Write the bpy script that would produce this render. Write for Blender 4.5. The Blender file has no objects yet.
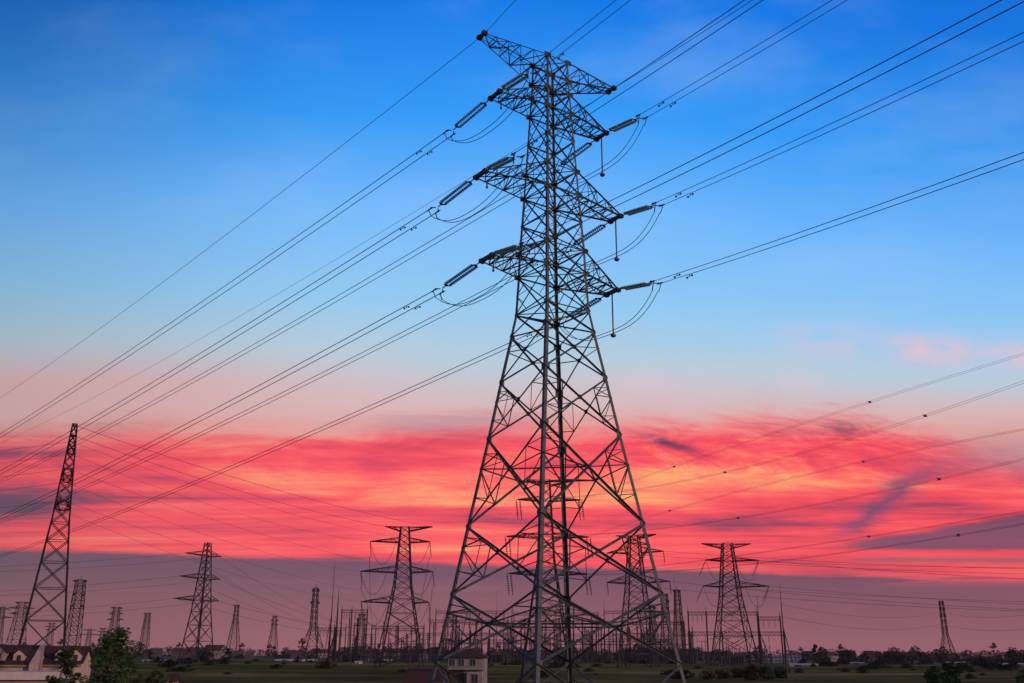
import bpy, math, random
from mathutils import Vector, Matrix
random.seed(7)
S = bpy.context.scene
COL = S.collection
R = math.radians

# ------------------------------------------------------------------ camera
EYE = 8.5
F = 961.18; PITCH = R(18.1088); ROLL = R(0.29896)
cam_d = bpy.data.cameras.new('camera'); cam = bpy.data.objects.new('camera', cam_d); COL.objects.link(cam)
cam_d.sensor_width = 36.0; cam_d.lens = F * 36.0 / 1024.0
cam_d.clip_start = 0.5; cam_d.clip_end = 12000
cam.location = (0, 0, EYE)
cam.matrix_world = Matrix.Translation((0, 0, EYE)) @ Matrix.Rotation(R(90) + PITCH, 4, 'X') @ Matrix.Rotation(ROLL, 4, 'Z')
S.camera = cam

def ray(u, v):
    x, y = u - 512, v - 341.5
    c, s = math.cos(-ROLL), math.sin(-ROLL); x, y = c * x - s * y, s * x + c * y
    return (x / F, math.cos(PITCH) + y / F * math.sin(PITCH), math.sin(PITCH) - y / F * math.cos(PITCH))
def at(u, v, hd):
    """world point on the sight line through a photo pixel, hd metres away over the ground"""
    r = ray(u, v); k = hd / math.hypot(r[0], r[1])
    return Vector((r[0] * k, r[1] * k, EYE + r[2] * k))
def zat(u, v, hd): return at(u, v, hd).z

def sm(a, b, x):
    t = min(1, max(0, (x - a) / (b - a))); return t * t * (3 - 2 * t)
def ground_z(x, y):
    d = math.hypot(x, y)
    if y < 0: return 0.0
    base = 6.0 * min(1, max(0, (d - 75) / 215.0))
    e = 12.0
    # soften both ends of the slope
    base = 6.0 * (0.5 * sm(60, 300, d) + 0.5 * min(1, max(0, (d - 75) / 215.0)))
    return base * sm(0, 60, y)

# ------------------------------------------------------------------ tags
def tag(o, label=None, cat=None, group=None, kind=None):
    if label: o['label'] = label
    if cat: o['category'] = cat
    if group: o['group'] = group
    if kind: o['kind'] = kind
    return o
def empty(name, loc, label, cat, rz=0, group=None):
    o = bpy.data.objects.new(name, None); COL.objects.link(o)
    o.location = loc; o.rotation_euler = (0, 0, rz); o.empty_display_size = .5
    return tag(o, label, cat, group)
def copy_tree(o, parent=None):
    c = o.copy(); COL.objects.link(c); c.parent = parent
    for ch in list(o.children): copy_tree(ch, c)
    return c

# ------------------------------------------------------------------ mesh builder
class MB:
    def __init__(s): s.v = []; s.f = []
    def poly(s, pts):
        n = len(s.v); s.v += [tuple(p) for p in pts]; s.f.append(tuple(range(n, n + len(pts))))
    def prism(s, prof0, prof1, cap=True):
        n = len(s.v); k = len(prof0)
        s.v += [tuple(p) for p in prof0] + [tuple(p) for p in prof1]
        for i in range(k):
            j = (i + 1) % k; s.f.append((n + i, n + j, n + k + j, n + k + i))
        if cap:
            s.f.append(tuple(range(n + k - 1, n - 1, -1))); s.f.append(tuple(range(n + k, n + 2 * k)))
    def box(s, c, sz, rz=0):
        hx, hy, hz = sz[0] / 2, sz[1] / 2, sz[2] / 2; ca, sa = math.cos(rz), math.sin(rz)
        def P(x, y, z): return (c[0] + x * ca - y * sa, c[1] + x * sa + y * ca, c[2] + z)
        s.prism([P(-hx, -hy, -hz), P(hx, -hy, -hz), P(hx, hy, -hz), P(-hx, hy, -hz)],
                [P(-hx, -hy, hz), P(hx, -hy, hz), P(hx, hy, hz), P(-hx, hy, hz)])
    def frame(s, p, q, hint):
        d = (Vector(q) - Vector(p)).normalized(); h = Vector(hint)
        n = h - d * h.dot(d)
        if n.length < 1e-4: n = d.orthogonal()
        n.normalize(); return d, n, d.cross(n)
    def angle(s, p, q, a, hint=(0, 0, 1)):
        """rolled steel angle (L section)"""
        p, q = Vector(p), Vector(q)
        if (q - p).length < 1e-4: return
        d, n, b = s.frame(p, q, hint); t = a * .16; o = a * .35
        pr = [(0, 0), (a, 0), (a, t), (t, t), (t, a), (0, a)]
        s.prism([p + b * (x - o) + n * (y - o) for x, y in pr], [q + b * (x - o) + n * (y - o) for x, y in pr])
    def bar(s, p, q, a, k=4, a2=None):
        p, q = Vector(p), Vector(q)
        if (q - p).length < 1e-4: return
        d, n, b = s.frame(p, q, (0.31, 0.17, .93)); a2 = a if a2 is None else a2
        A = [(math.cos(2 * math.pi * (i + .5) / k), math.sin(2 * math.pi * (i + .5) / k)) for i in range(k)]
        s.prism([p + (b * c + n * e) * a for c, e in A], [q + (b * c + n * e) * a2 for c, e in A])
    def tube(s, pts, r, k=6):
        pts = [Vector(p) for p in pts]; n0 = len(s.v); up = Vector((0, 0, 1))
        for i, p in enumerate(pts):
            d = (pts[min(i + 1, len(pts) - 1)] - pts[max(i - 1, 0)]).normalized()
            n = up - d * up.dot(d)
            if n.length < 1e-3: n = d.orthogonal()
            n.normalize(); b = d.cross(n)
            rr = r[i] if isinstance(r, (list, tuple)) else r
            s.v += [tuple(p + (b * math.cos(2 * math.pi * j / k) + n * math.sin(2 * math.pi * j / k)) * rr) for j in range(k)]
        for i in range(len(pts) - 1):
            for j in range(k):
                j2 = (j + 1) % k
                s.f.append((n0 + i * k + j, n0 + i * k + j2, n0 + (i + 1) * k + j2, n0 + (i + 1) * k + j))
        s.f.append(tuple(n0 + j for j in range(k - 1, -1, -1))); m = n0 + (len(pts) - 1) * k
        s.f.append(tuple(m + j for j in range(k)))
    def blob(s, c, r, seg=8, rings=5):
        c = Vector(c); n0 = len(s.v)
        rr = r if isinstance(r, (tuple, list)) else (r, r, r)
        for i in range(1, rings):
            a = math.pi * i / rings
            for j in range(seg):
                b = 2 * math.pi * j / seg
                s.v.append((c.x + rr[0] * math.sin(a) * math.cos(b), c.y + rr[1] * math.sin(a) * math.sin(b), c.z + rr[2] * math.cos(a)))
        t = len(s.v); s.v += [(c.x, c.y, c.z + rr[2]), (c.x, c.y, c.z - rr[2])]
        for i in range(rings - 2):
            for j in range(seg):
                j2 = (j + 1) % seg
                s.f.append((n0 + i * seg + j, n0 + (i + 1) * seg + j, n0 + (i + 1) * seg + j2, n0 + i * seg + j2))
        for j in range(seg):
            j2 = (j + 1) % seg
            s.f.append((t, n0 + j, n0 + j2)); m = n0 + (rings - 2) * seg; s.f.append((t + 1, m + j2, m + j))
    def build(s, name, mat, parent=None, smooth=False):
        me = bpy.data.meshes.new(name); me.from_pydata(s.v, [], s.f); me.update()
        if smooth:
            for p in me.polygons: p.use_smooth = True
        o = bpy.data.objects.new(name, me); COL.objects.link(o)
        if mat: me.materials.append(mat)
        if parent: o.parent = parent
        return o

# ------------------------------------------------------------------ node helper
def lin(c): return tuple(((x / 255) / 12.92 if x / 255 <= .04045 else ((x / 255 + .055) / 1.055) ** 2.4) for x in c)
class X:
    nt = None
    def __init__(s, k): s.k = k
    @staticmethod
    def op(o, *a, clamp=False):
        n = X.nt.nodes.new('ShaderNodeMath'); n.operation = o; n.use_clamp = clamp
        for i, v in enumerate(a):
            if isinstance(v, X): X.nt.links.new(v.k, n.inputs[i])
            else: n.inputs[i].default_value = v
        return X(n.outputs[0])
    def __add__(s, o): return X.op('ADD', s, o)
    __radd__ = __add__
    def __sub__(s, o): return X.op('SUBTRACT', s, o)
    def __rsub__(s, o): return X.op('SUBTRACT', o, s)
    def __mul__(s, o): return X.op('MULTIPLY', s, o)
    __rmul__ = __mul__
    def __truediv__(s, o): return X.op('DIVIDE', s, o)
def sstep(a, b, x):
    n = X.nt.nodes.new('ShaderNodeMapRange'); n.interpolation_type = 'SMOOTHSTEP'; n.clamp = True
    for i, v in ((0, x), (1, a), (2, b)):
        if isinstance(v, X): X.nt.links.new(v.k, n.inputs[i])
        else: n.inputs[i].default_value = v
    return X(n.outputs[0])
def gauss(x):
    return X.op('EXPONENT', (x * x) * -1.0)
def vec(x, y, z=0.0):
    n = X.nt.nodes.new('ShaderNodeCombineXYZ')
    for i, v in enumerate((x, y, z)):
        if isinstance(v, X): X.nt.links.new(v.k, n.inputs[i])
        else: n.inputs[i].default_value = v
    return X(n.outputs[0])
def noise(v, scale=1.0, detail=4.0, rough=.55, dist=0.0):
    n = X.nt.nodes.new('ShaderNodeTexNoise'); X.nt.links.new(v.k, n.inputs['Vector'])
    n.inputs['Scale'].default_value = scale; n.inputs['Detail'].default_value = detail
    n.inputs['Roughness'].default_value = rough; n.inputs['Distortion'].default_value = dist
    return X(n.outputs['Fac'])
def ramp(x, stops, srgb=True):
    n = X.nt.nodes.new('ShaderNodeValToRGB'); X.nt.links.new(x.k, n.inputs[0]); e = n.color_ramp.elements
    while len(e) < len(stops): e.new(.5)
    for i, (p, c) in enumerate(stops):
        e[i].position = p; e[i].color = (*(lin(c) if srgb else c), 1)
    return X(n.outputs[0])
def mix(f, a, b):
    n = X.nt.nodes.new('ShaderNodeMix'); n.data_type = 'RGBA'
    for i, v in ((0, f), (6, a), (7, b)):
        if isinstance(v, X): X.nt.links.new(v.k, n.inputs[i])
        elif isinstance(v, tuple): n.inputs[i].default_value = (*lin(v), 1)
        else: n.inputs[i].default_value = v
    return X(n.outputs[2])
def scale_col(c, f):
    n = X.nt.nodes.new('ShaderNodeVectorMath'); n.operation = 'SCALE'
    X.nt.links.new(c.k, n.inputs[0])
    if isinstance(f, X): X.nt.links.new(f.k, n.inputs['Scale'])
    else: n.inputs['Scale'].default_value = f
    return X(n.outputs[0])

# ------------------------------------------------------------------ world: dusk sky with a red cloud bank
SUN_EL, SUN_AZ = R(13), R(126)          # low sun behind the camera, to the right (azimuth clockwise from +Y)
W = bpy.data.worlds.new('World'); S.world = W; W.use_nodes = True
nt = W.node_tree; nt.nodes.clear(); X.nt = nt
tc = nt.nodes.new('ShaderNodeTexCoord'); sp = nt.nodes.new('ShaderNodeSeparateXYZ')
nt.links.new(tc.outputs['Generated'], sp.inputs[0])
dx, dy, dz = X(sp.outputs[0]), X(sp.outputs[1]), X(sp.outputs[2])
DEG = 180 / math.pi
el = X.op('ARCSINE', X.op('MINIMUM', X.op('MAXIMUM', dz, -1.0), 1.0)) * DEG
az = X.op('ARCTAN2', dx, dy) * DEG
# height above the horizon measured on a cloud wall straight ahead
E0 = X.op('ARCTAN2', dz, X.op('MAXIMUM', dy, .3)) * DEG
wob = (noise(vec(az * .05, E0 * .10, 3.1), 1, 4, .5) - .5) * 5.0
wob2 = (noise(vec(az * .16, E0 * .30, 9.1), 1, 5, .6) - .5) * 2.0
lft = sstep(2, -28, az)
Ew = E0 + (wob * .40 + wob2 * .25) * sstep(8, 14, E0) - lft * .7 * sstep(13, 18, E0) * (1 - sstep(20, 30, E0)) + gauss((az - 27) / 16) * 2.0 * sstep(12, 18, E0)
base = ramp(X.op('MULTIPLY', Ew, 1 / 90.0, clamp=True), [
    (0.0, (156, 90, 104)), (.022, (136, 74, 94)), (.05, (110, 58, 88)), (.062, (106, 56, 90)),
    (.135, (232, 160, 150)), (.162, (214, 184, 184)), (.190, (184, 204, 218)), (.228, (146, 202, 242)),
    (.290, (108, 183, 254)), (.352, (46, 154, 248)), (.42, (0, 120, 231)), (.55, (0, 90, 205)), (1.0, (4, 50, 145))])
base = mix(lft * gauss((E0 - 15.2) / 1.6) * .55, base, (232, 168, 166))
# pale streaky wisps in the blue part
wisp = sstep(.44, .76, noise(vec(az * .045 + E0 * .05, E0 * .13 - az * .02, 5.0), 1, 6, .55)) * sstep(14, 20, E0)
base = mix(wisp * .24, base, (170, 205, 250))
# pink puffs high on the right
pufn = noise(vec(az * .40, E0 * .9, 1.7), 1, 5, .6)
puf = (gauss((az - 24.3) / 2.2) * gauss((E0 - 17.7) / 1.0) * 1.1 + gauss((az - 29.0) / 2.0) * gauss((E0 - 17.5) / .9) * 1.0
       + gauss((az - 19.0) / 2.6) * gauss((E0 - 18.2) / 1.1) * .5 + gauss((az - 17.0) / 1.8) * gauss((E0 - 15.8) / .7) * .5 + gauss((az - 8.0) / 5) * gauss((E0 - 15.4) / 1.0) * .5)
base = mix(X.op('MULTIPLY', puf * sstep(.22, .66, pufn), 1.0, clamp=True), base, (226, 194, 208))
# the red bank: broad soft bands, fine level streaks low down, ripples high on the right
tilt = E0 + az * .03
st1 = noise(vec(az * .040, tilt * .55, 0.0), 1, 5, .55, .5)
st2 = noise(vec(az * .10, (E0 - az * .012) * 2.5, 4.0), 1, 8, .66, .35)
st3 = noise(vec(az * .28, (E0 + az * .20) * .95, 8.0), 1, 8, .66, 1.1)
fea = noise(vec(az * .13 + E0 * .22, E0 * .62 - az * .035, 12.0), 1, 8, .66, .9)
fine = 1 - sstep(8.0, 10.0, E0) * .72
rip = sstep(9.0, 11.0, E0) * sstep(3, 9, az)
glow = gauss((E0 - 9.7) / 1.35) * (gauss((az - 9.5) / 6.5) * .36 + gauss((az + 4.5) / 8.5) * .42)
glow = glow + gauss((E0 - 6.5) / .5) * gauss((az - 3) / 14.0) * .10 - gauss((E0 - 7.9) / .5) * gauss((az + 2) / 16) * .18 + gauss((E0 - 5.9) / .22) * gauss((az - 2) / 14) * .18
s = .43 + (st1 - .5) * 1.15 + (st2 - .5) * .85 * fine + (st3 - .5) * .85 * rip + (fea - .5) * .75 * sstep(6.5, 9.5, E0) + glow
s = s - sstep(-17, -30, az) * .06 - gauss((E0 - 12.0 - (az + 14) * .03) / .9) * gauss((az + 3) / 9) * .05
s = s - gauss((E0 - 11.9 + (az - 10) * .28) / .30) * gauss((az - 10.0) / 2.0) * .42 - gauss((E0 - 7.4 - (st3 - .5) * .8) / .35) * gauss((az - 14) / 7) * .16
s = s - gauss((az + 28) / 3.6) * gauss((E0 - 8.3) / .8) * .34 - gauss((E0 - 10.2 + (az + 22) * .16) / .35) * gauss((az + 20) / 5) * .20 - gauss((E0 - 11.4) / .4) * gauss((az + 27) / 5) * .18
red = ramp(X.op('MULTIPLY', s, 1.0, clamp=True), [
    (.04, (98, 44, 80)), (.20, (160, 48, 84)), (.33, (224, 56, 80)), (.45, (250, 66, 82)), (.57, (255, 94, 88)), (.70, (255, 130, 98)), (.86, (255, 172, 104)), (.98, (255, 194, 118))])
red = mix(sstep(12.0, 14.2, E0) * .5, red, (236, 140, 138))
lowedge = 4.98 - az * .026 + (noise(vec(az * .12, 2.2, 0), 1, 7, .68) - .5) * .55
upedge = 12.9 - lft * .9 - sstep(19, 32, az) * 2.4 + gauss((az - 14) / 6) * .4 + (noise(vec(az * .07, 7.7, E0 * .12), 1, 4, .6) - .5) * 1.6
upn = (st1 - .5) * 1.4 + (st3 - .5) * 2.4 * sstep(3, 9, az) + (st2 - .5) * .8 + (fea - .5) * 3.4
mred = sstep(lowedge - .14, lowedge + .22, E0) * (1 - sstep(upedge - 1.0, upedge + 1.7, E0 + upn))
col = mix(mred, base, red)
# grey mauve smears along the top of the bank
sm_ = gauss((E0 - 13.2) / .8) * gauss((az + 3.5) / 6) * sstep(.48, .62, st1) + gauss((E0 - 11.6) / 1.3) * gauss((az - 28) / 3.5) * .9
col = mix(X.op('MULTIPLY', sm_, .7, clamp=True), col, (176, 134, 146))
# violet shadow wedge on the right, and the slanting violet streak above it
wn = (noise(vec(az * .35, E0 * 1.6, 6.0), 1, 5, .6) - .5)
top = 6.35 + (az - 19) * .205 + wn * .55 + (fea - .5) * .5; bot = 6.05 - (az - 19) * .005 + wn * .22
wedge = sstep(16.0, 20.5, az) * sstep(bot - .10, bot + .14, E0) * (1 - sstep(top - .30, top + .16, E0))
col = mix(wedge * .86, col, ramp((E0 - bot) / X.op('MAXIMUM', top - bot, .2) + (st2 - .5) * .8, [(.2, (104, 62, 96)), (.75, (94, 60, 98)), (1.0, (72, 42, 74))]))
sx = az - (19.6 + (E0 - 7.3) * 1.20)
slant = gauss((sx + wn * 3.4 + (fea - .5) * 2.5) / (.8 + sstep(9, 12, E0) * .9)) * sstep(6.2, 7.6, E0) * (1 - sstep(9.6, 12.0, E0))
col = mix(slant * .80, col, (104, 56, 102))
lowr = sstep(13, 20, az) * gauss((E0 - 4.45) / .35) * sstep(.47, .54, st2)
col = mix(lowr * .7, col, (230, 78, 92))
lowd = sstep(9, 20, az) * (gauss((E0 - 5.45) / .22) * sstep(.42, .52, st1) + gauss((E0 - 4.95) / .18) * sstep(.46, .56, st2) * .8)
col = mix(X.op('MULTIPLY', lowd, .7, clamp=True), col, (126, 66, 94))
mv = (1 - sstep(3.6, 5.2, E0)) * sstep(.42, .70, noise(vec(az * .05, E0 * 1.5, 15.0), 1, 5, .6))
col = mix(mv * .35, col, (150, 82, 100))
# the left side of the evening sky is dimmer; behind the camera it is plain dusk
dim = 1.0 - sstep(-8, -36, az) * .30 - sstep(16, 40, az) * .10 * sstep(20, 30, E0) - sstep(-6, -32, az) * sstep(24, 38, E0) * .16
col = scale_col(col, dim)
back = sstep(50, 105, X.op('ABSOLUTE', az)) * (1 - sstep(55, 85, el))
dusk = ramp(X.op('MULTIPLY', el, 1 / 90.0, clamp=True), [(0, (122, 104, 120)), (.12, (150, 128, 146)), (.3, (110, 130, 176)), (.7, (40, 88, 160))])
col = mix(back, col, dusk)
below = sstep(0, -2.0, el); col = mix(below, col, (58, 50, 50))
bg = nt.nodes.new('ShaderNodeBackground'); nt.links.new(col.k, bg.inputs[0]); bg.inputs[1].default_value = 0.97
sky = nt.nodes.new('ShaderNodeTexSky'); sky.sky_type = 'NISHITA'; sky.sun_disc = False
sky.sun_elevation = SUN_EL; sky.sun_rotation = SUN_AZ
bg2 = nt.nodes.new('ShaderNodeBackground'); nt.links.new(sky.outputs[0], bg2.inputs[0]); bg2.inputs[1].default_value = SKY_N = 0.01
ad = nt.nodes.new('ShaderNodeAddShader'); nt.links.new(bg.outputs[0], ad.inputs[0]); nt.links.new(bg2.outputs[0], ad.inputs[1])
wo = nt.nodes.new('ShaderNodeOutputWorld'); nt.links.new(ad.outputs[0], wo.inputs['Surface'])

sl = bpy.data.lights.new('sun', 'SUN'); so = bpy.data.objects.new('sun', sl); COL.objects.link(so)
sl.energy = 1.8; sl.angle = R(.5); sl.color = (1.0, .66, .52)
sd = Vector((math.sin(SUN_AZ) * math.cos(SUN_EL), math.cos(SUN_AZ) * math.cos(SUN_EL), math.sin(SUN_EL)))
so.rotation_euler = (-sd).to_track_quat('-Z', 'Y').to_euler(); so.location = (40, -40, 60)

# ------------------------------------------------------------------ materials
def mat(name, fn=None, rough=.8, metal=0.0, col=(.3, .3, .3), spec=.3, bump=None):
    m = bpy.data.materials.new(name); m.use_nodes = True; X.nt = m.node_tree
    b = m.node_tree.nodes['Principled BSDF']
    b.inputs['Roughness'].default_value = rough; b.inputs['Metallic'].default_value = metal
    b.inputs['Specular IOR Level'].default_value = spec
    if fn:
        c = fn(); m.node_tree.links.new(c.k, b.inputs['Base Color'])
    else: b.inputs['Base Color'].default_value = (*col, 1)
    return m
def obco():
    n = X.nt.nodes.new('ShaderNodeTexCoord'); return X(n.outputs['Object'])
def rnd():
    n = X.nt.nodes.new('ShaderNodeObjectInfo'); return X(n.outputs['Random'])
def geo(scale=(1, 1, 1)):
    n = X.nt.nodes.new('ShaderNodeNewGeometry'); m = X.nt.nodes.new('ShaderNodeMapping')
    m.inputs['Scale'].default_value = scale; X.nt.links.new(n.outputs['Position'], m.inputs[0]); return X(m.outputs[0])
def blot(a, b, scale=1.0, detail=5, lo=.35, hi=.65, c=None):
    def fn():
        x = noise(obco(), scale, detail, .6)
        st = [(lo, a), (hi, b)] if c is None else [(lo, a), ((lo + hi) / 2, c), (hi, b)]
        return ramp(x, st, False)
    return fn
M = {}
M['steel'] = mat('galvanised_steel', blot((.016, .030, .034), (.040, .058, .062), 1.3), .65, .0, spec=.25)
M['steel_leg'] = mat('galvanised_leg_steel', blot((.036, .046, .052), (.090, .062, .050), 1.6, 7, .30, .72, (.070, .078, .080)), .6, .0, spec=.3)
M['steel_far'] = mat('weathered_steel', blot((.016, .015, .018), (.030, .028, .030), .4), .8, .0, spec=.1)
M['cable'] = mat('aluminium_cable', blot((.025, .025, .03), (.05, .05, .055), .2), .6, .0)
M['cable_far'] = mat('dull_cable', blot((.04, .036, .04), (.06, .055, .06), .1), .8, .0)
M['glass_disc'] = mat('green_glass_insulator', blot((.11, .33, .25), (.20, .46, .36), 3), .22, 0, spec=.6)
M['glass_disc'].node_tree.nodes['Principled BSDF'].inputs['Transmission Weight'].default_value = .45
M['dark_disc'] = mat('brown_porcelain', blot((.025, .022, .024), (.045, .04, .04), 2), .6, spec=.1)
M['fitting'] = mat('forged_fitting', blot((.07, .07, .075), (.12, .12, .12), 3), .5, .4)
M['concrete'] = mat('concrete', blot((.26, .25, .24), (.36, .35, .33), 2), .9)

def ground_col():
    p = geo((1, 1, 0)); w = noise(geo((.02, .02, 0)), 1, 3, .5)
    v = X.nt.nodes.new('ShaderNodeTexVoronoi'); v.inputs['Scale'].default_value = 1.0
    g_ = geo((.0062, .021, 0)); X.nt.links.new(g_.k, v.inputs['Vector'])
    sv = X.nt.nodes.new('ShaderNodeSeparateColor'); X.nt.links.new(v.outputs['Color'], sv.inputs[0])
    a = X(sv.outputs[0]) * .8 + w * .25
    c = ramp(a, [(.10, (.060, .074, .018)), (.28, (.15, .12, .030)), (.42, (.075, .058, .024)), (.55, (.27, .20, .050)), (.70, (.10, .105, .024)), (.85, (.22, .105, .055)), (.98, (.19, .175, .040))], False)
    f = noise(geo((.022, .085, 0)), 1, 7, .68)
    c2 = ramp(f, [(.36, (.022, .028, .010)), (.50, (.11, .095, .026)), (.66, (.32, .24, .075))], False)
    n = mix(.48, c, c2); g = noise(p, .8, 5, .65)
    big_ = noise(geo((.006, .012, 0)), 1, 4, .6)
    n = mix(sstep(.47, .60, big_) * .75, n, ramp(f, [(.38, (.14, .10, .035)), (.62, (.38, .27, .085))], False))
    n = mix(sstep(.50, .40, big_) * 0 + (1 - sstep(.36, .46, big_)) * .7, n, ramp(f, [(.40, (.030, .030, .012)), (.62, (.10, .075, .03))], False))
    return scale_col(n, .42 + g * .66)
M['ground'] = mat('field', ground_col, 1.0, spec=.0)
def leafm(a, b):
    def fn():
        x = noise(obco(), 1.1, 4, .6); r = rnd()
        return scale_col(ramp(x, [(.32, a), (.68, b)], False), .75 + r * .5)
    return fn
M['leaf'] = mat('leaf_green', leafm((.018, .042, .010), (.048, .092, .020)), .7, spec=.1)
M['leaf_far'] = mat('leaf_dark', leafm((.022, .026, .020), (.044, .046, .030)), .9, spec=.0)
M['leaf_autumn'] = mat('leaf_autumn', leafm((.055, .060, .018), (.15, .095, .022)), .7, spec=.1)
M['bark'] = mat('bark', blot((.05, .04, .03), (.10, .08, .06), 6), .9)
M['wall_peach'] = mat('cream_render', blot((.40, .26, .20), (.60, .40, .30), .9, 6, .3, .7), .95, spec=.05)
M['wall_grey'] = mat('grey_render', blot((.20, .165, .155), (.31, .255, .24), .8), .95, spec=.05)
M['wall_white'] = mat('white_paint', blot((.46, .37, .35), (.58, .47, .44), .7), .95, spec=.05)
M['wall_blue'] = mat('pale_blue_cladding', blot((.16, .17, .23), (.22, .23, .30), .3), .8)
M['wall_dark'] = mat('dark_block_wall', blot((.055, .045, .05), (.10, .08, .085), .3), .95, spec=.05)
def tiles(a, b):
    def fn():
        n = X.nt.nodes.new('ShaderNodeTexWave'); n.wave_type = 'BANDS'; n.bands_direction = 'X'
        X.nt.links.new(obco().k, n.inputs['Vector']); n.inputs['Scale'].default_value = 1.6; n.inputs['Distortion'].default_value = .4
        x = X(n.outputs['Fac']) * .35 + noise(obco(), 2.0, 5, .6) * .65
        return ramp(x, [(.25, a), (.75, b)], False)
    return fn
M['roof_dark'] = mat('dark_roof_tiles', tiles((.034, .018, .016), (.085, .046, .038)), 1.0, spec=.05)
M['roof_red'] = mat('red_brown_tiles', tiles((.055, .026, .022), (.10, .045, .036)), 1.0, spec=.05)
M['red_sheet'] = mat('red_sheet_roof', blot((.30, .035, .05), (.42, .06, .07), .5), .7)
M['pane'] = mat('window_glass', blot((.02, .02, .025), (.035, .035, .04), 1), .12, 0, spec=.5)
M['frame'] = mat('window_frame', blot((.20, .17, .16), (.28, .24, .22), 2), .7)

# ------------------------------------------------------------------ ground
g = MB(); rad = [0, 12, 25, 40, 55, 70, 85, 100, 120, 140, 160, 180, 200, 220, 240, 260, 280, 300, 330, 370, 430, 520, 650, 900, 1300, 1900, 2700, 3400]; na = 72
rr_ = random.Random(3)
for i, r_ in enumerate(rad):
    for j in range(na):
        a = 2 * math.pi * j / na; x, y = r_ * math.sin(a), r_ * math.cos(a)
        g.v.append((x, y, ground_z(x, y) + (rr_.uniform(-.12, .12) if 30 < r_ < 600 else 0)))
for i in range(len(rad) - 1):
    for j in range(na):
        j2 = (j + 1) % na; g.f.append((i * na + j, i * na + j2, (i + 1) * na + j2, (i + 1) * na + j))
tag(g.build('ground', M['ground'], smooth=True), kind='structure')

# ------------------------------------------------------------------ the big pylon
TX, TY, TROT = 3.1009, 70.0, R(-10.134)
_a = math.pi / 4 + TROT
AV = Vector((-math.cos(_a), -math.sin(_a), 0)); BV = Vector((math.sin(_a), -math.cos(_a), 0))   # AV: along the left arms, BV: towards the near span
TZ = ground_z(TX, TY)
def L(a, b, z): return AV * a + BV * b + Vector((0, 0, z + EYE - TZ))        # local to the pylon's empty (z is height above the eye)
def WL(a, b, z): return Vector((TX, TY, TZ)) + L(a, b, z)
lev = dict(T=(47.54, 1.08), TM=(45.7, 1.12), UT=(44.41, 1.17), UB=(42.61, 1.27), U1=(40.0, 1.38), MT=(37.25, 1.51), MB=(35.12, 1.61), M1=(32.7, 1.74),
           LT=(30.24, 1.87), LB=(28.32, 1.92), W=(25.19, 2.06), W1=(23.45, 2.32), L1=(19.81, 2.89), L2=(15.45, 3.54), L3=(8.97, 4.57), L4=(4.17, 5.32), L5=(-.47, 6.07), G=(-EYE + .25, 7.32))
order = ['T', 'TM', 'UT', 'UB', 'U1', 'MT', 'MB', 'M1', 'LT', 'LB', 'W', 'W1', 'L1', 'L2', 'L3', 'L4', 'L5', 'G']
big = empty('transmission_pylon', (TX, TY, TZ), 'tallest steel lattice pylon, nearest in the centre, with three pairs of crossarms', 'pylon')
def node(n, sa, sb): z, w = lev[n]; return L(sa * w, sb * w, z)
for sa, sb in ((1, 1), (1, -1), (-1, 1), (-1, -1)):
    m = MB(); out = AV * sa + BV * sb
    hint = -AV * sa                      # flanges turned inwards along both faces
    for n0, n1 in zip(order[:-1], order[1:]):
        sz = .16 if lev[n0][0] > 36 else .20 if lev[n0][0] > 24 else .25 if lev[n0][0] > 9 else .29
        p, q = node(n0, sa, sb), node(n1, sa, sb)
        d = (q - p).normalized(); n_ = (-AV * sa) - d * (-AV * sa).dot(d); n_.normalize(); b_ = (-BV * sb) - d * (-BV * sb).dot(d); b_.normalize()
        t = sz * .16; pr = [(0, 0), (sz, 0), (sz, t), (t, t), (t, sz), (0, sz)]
        if sa * sb < 0: pr = pr[::-1]
        m.prism([p + b_ * x + n_ * y for x, y in pr], [q + b_ * x + n_ * y for x, y in pr])
    for n0 in order[:-1]:                # gusset plates at the joints
        z = lev[n0][0]; gs = .42 if z < 24 else .34; p = node(n0, sa, sb)
        m.box(p - AV * sa * gs * .5 + BV * sb * .012, (.02 if False else gs, .016, gs), math.atan2(AV.y, AV.x))
        m.box(p - BV * sb * gs * .5 + AV * sa * .012, (gs, .016, gs), math.atan2(BV.y, BV.x))
    if (sa, sb) in ((1, 1), (-1, -1)):
        for k in range(110):
            z = -7 + k * .48; zz = [(lev[a][0], lev[b][0], lev[a][1], lev[b][1]) for a, b in zip(order[:-1], order[1:]) if lev[a][0] >= z >= lev[b][0]]
            if not zz: continue
            z0_, z1_, w0_, w1_ = zz[0]; w_ = w0_ + (w1_ - w0_) * (z0_ - z) / (z0_ - z1_); p = L(sa * w_, sb * w_, z); dd = (AV * sa if k % 2 else BV * sb)
            m.bar(p, p + dd * .20, .012)
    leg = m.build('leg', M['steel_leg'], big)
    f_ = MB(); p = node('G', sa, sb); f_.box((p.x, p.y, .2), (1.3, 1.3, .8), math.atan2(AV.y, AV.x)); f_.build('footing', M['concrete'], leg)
def lerp(a, b, t): return a + (b - a) * t
def centre_x(p0, p1, q0, q1):
    # crossing of diagonals p0(top-left)->q1(bottom-right) and p1->q0
    w0 = (p1 - p0).length; w1 = (q1 - q0).length; t = w0 / (w0 + w1); return lerp(p0, q1, t)
ring_c = {}
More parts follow.
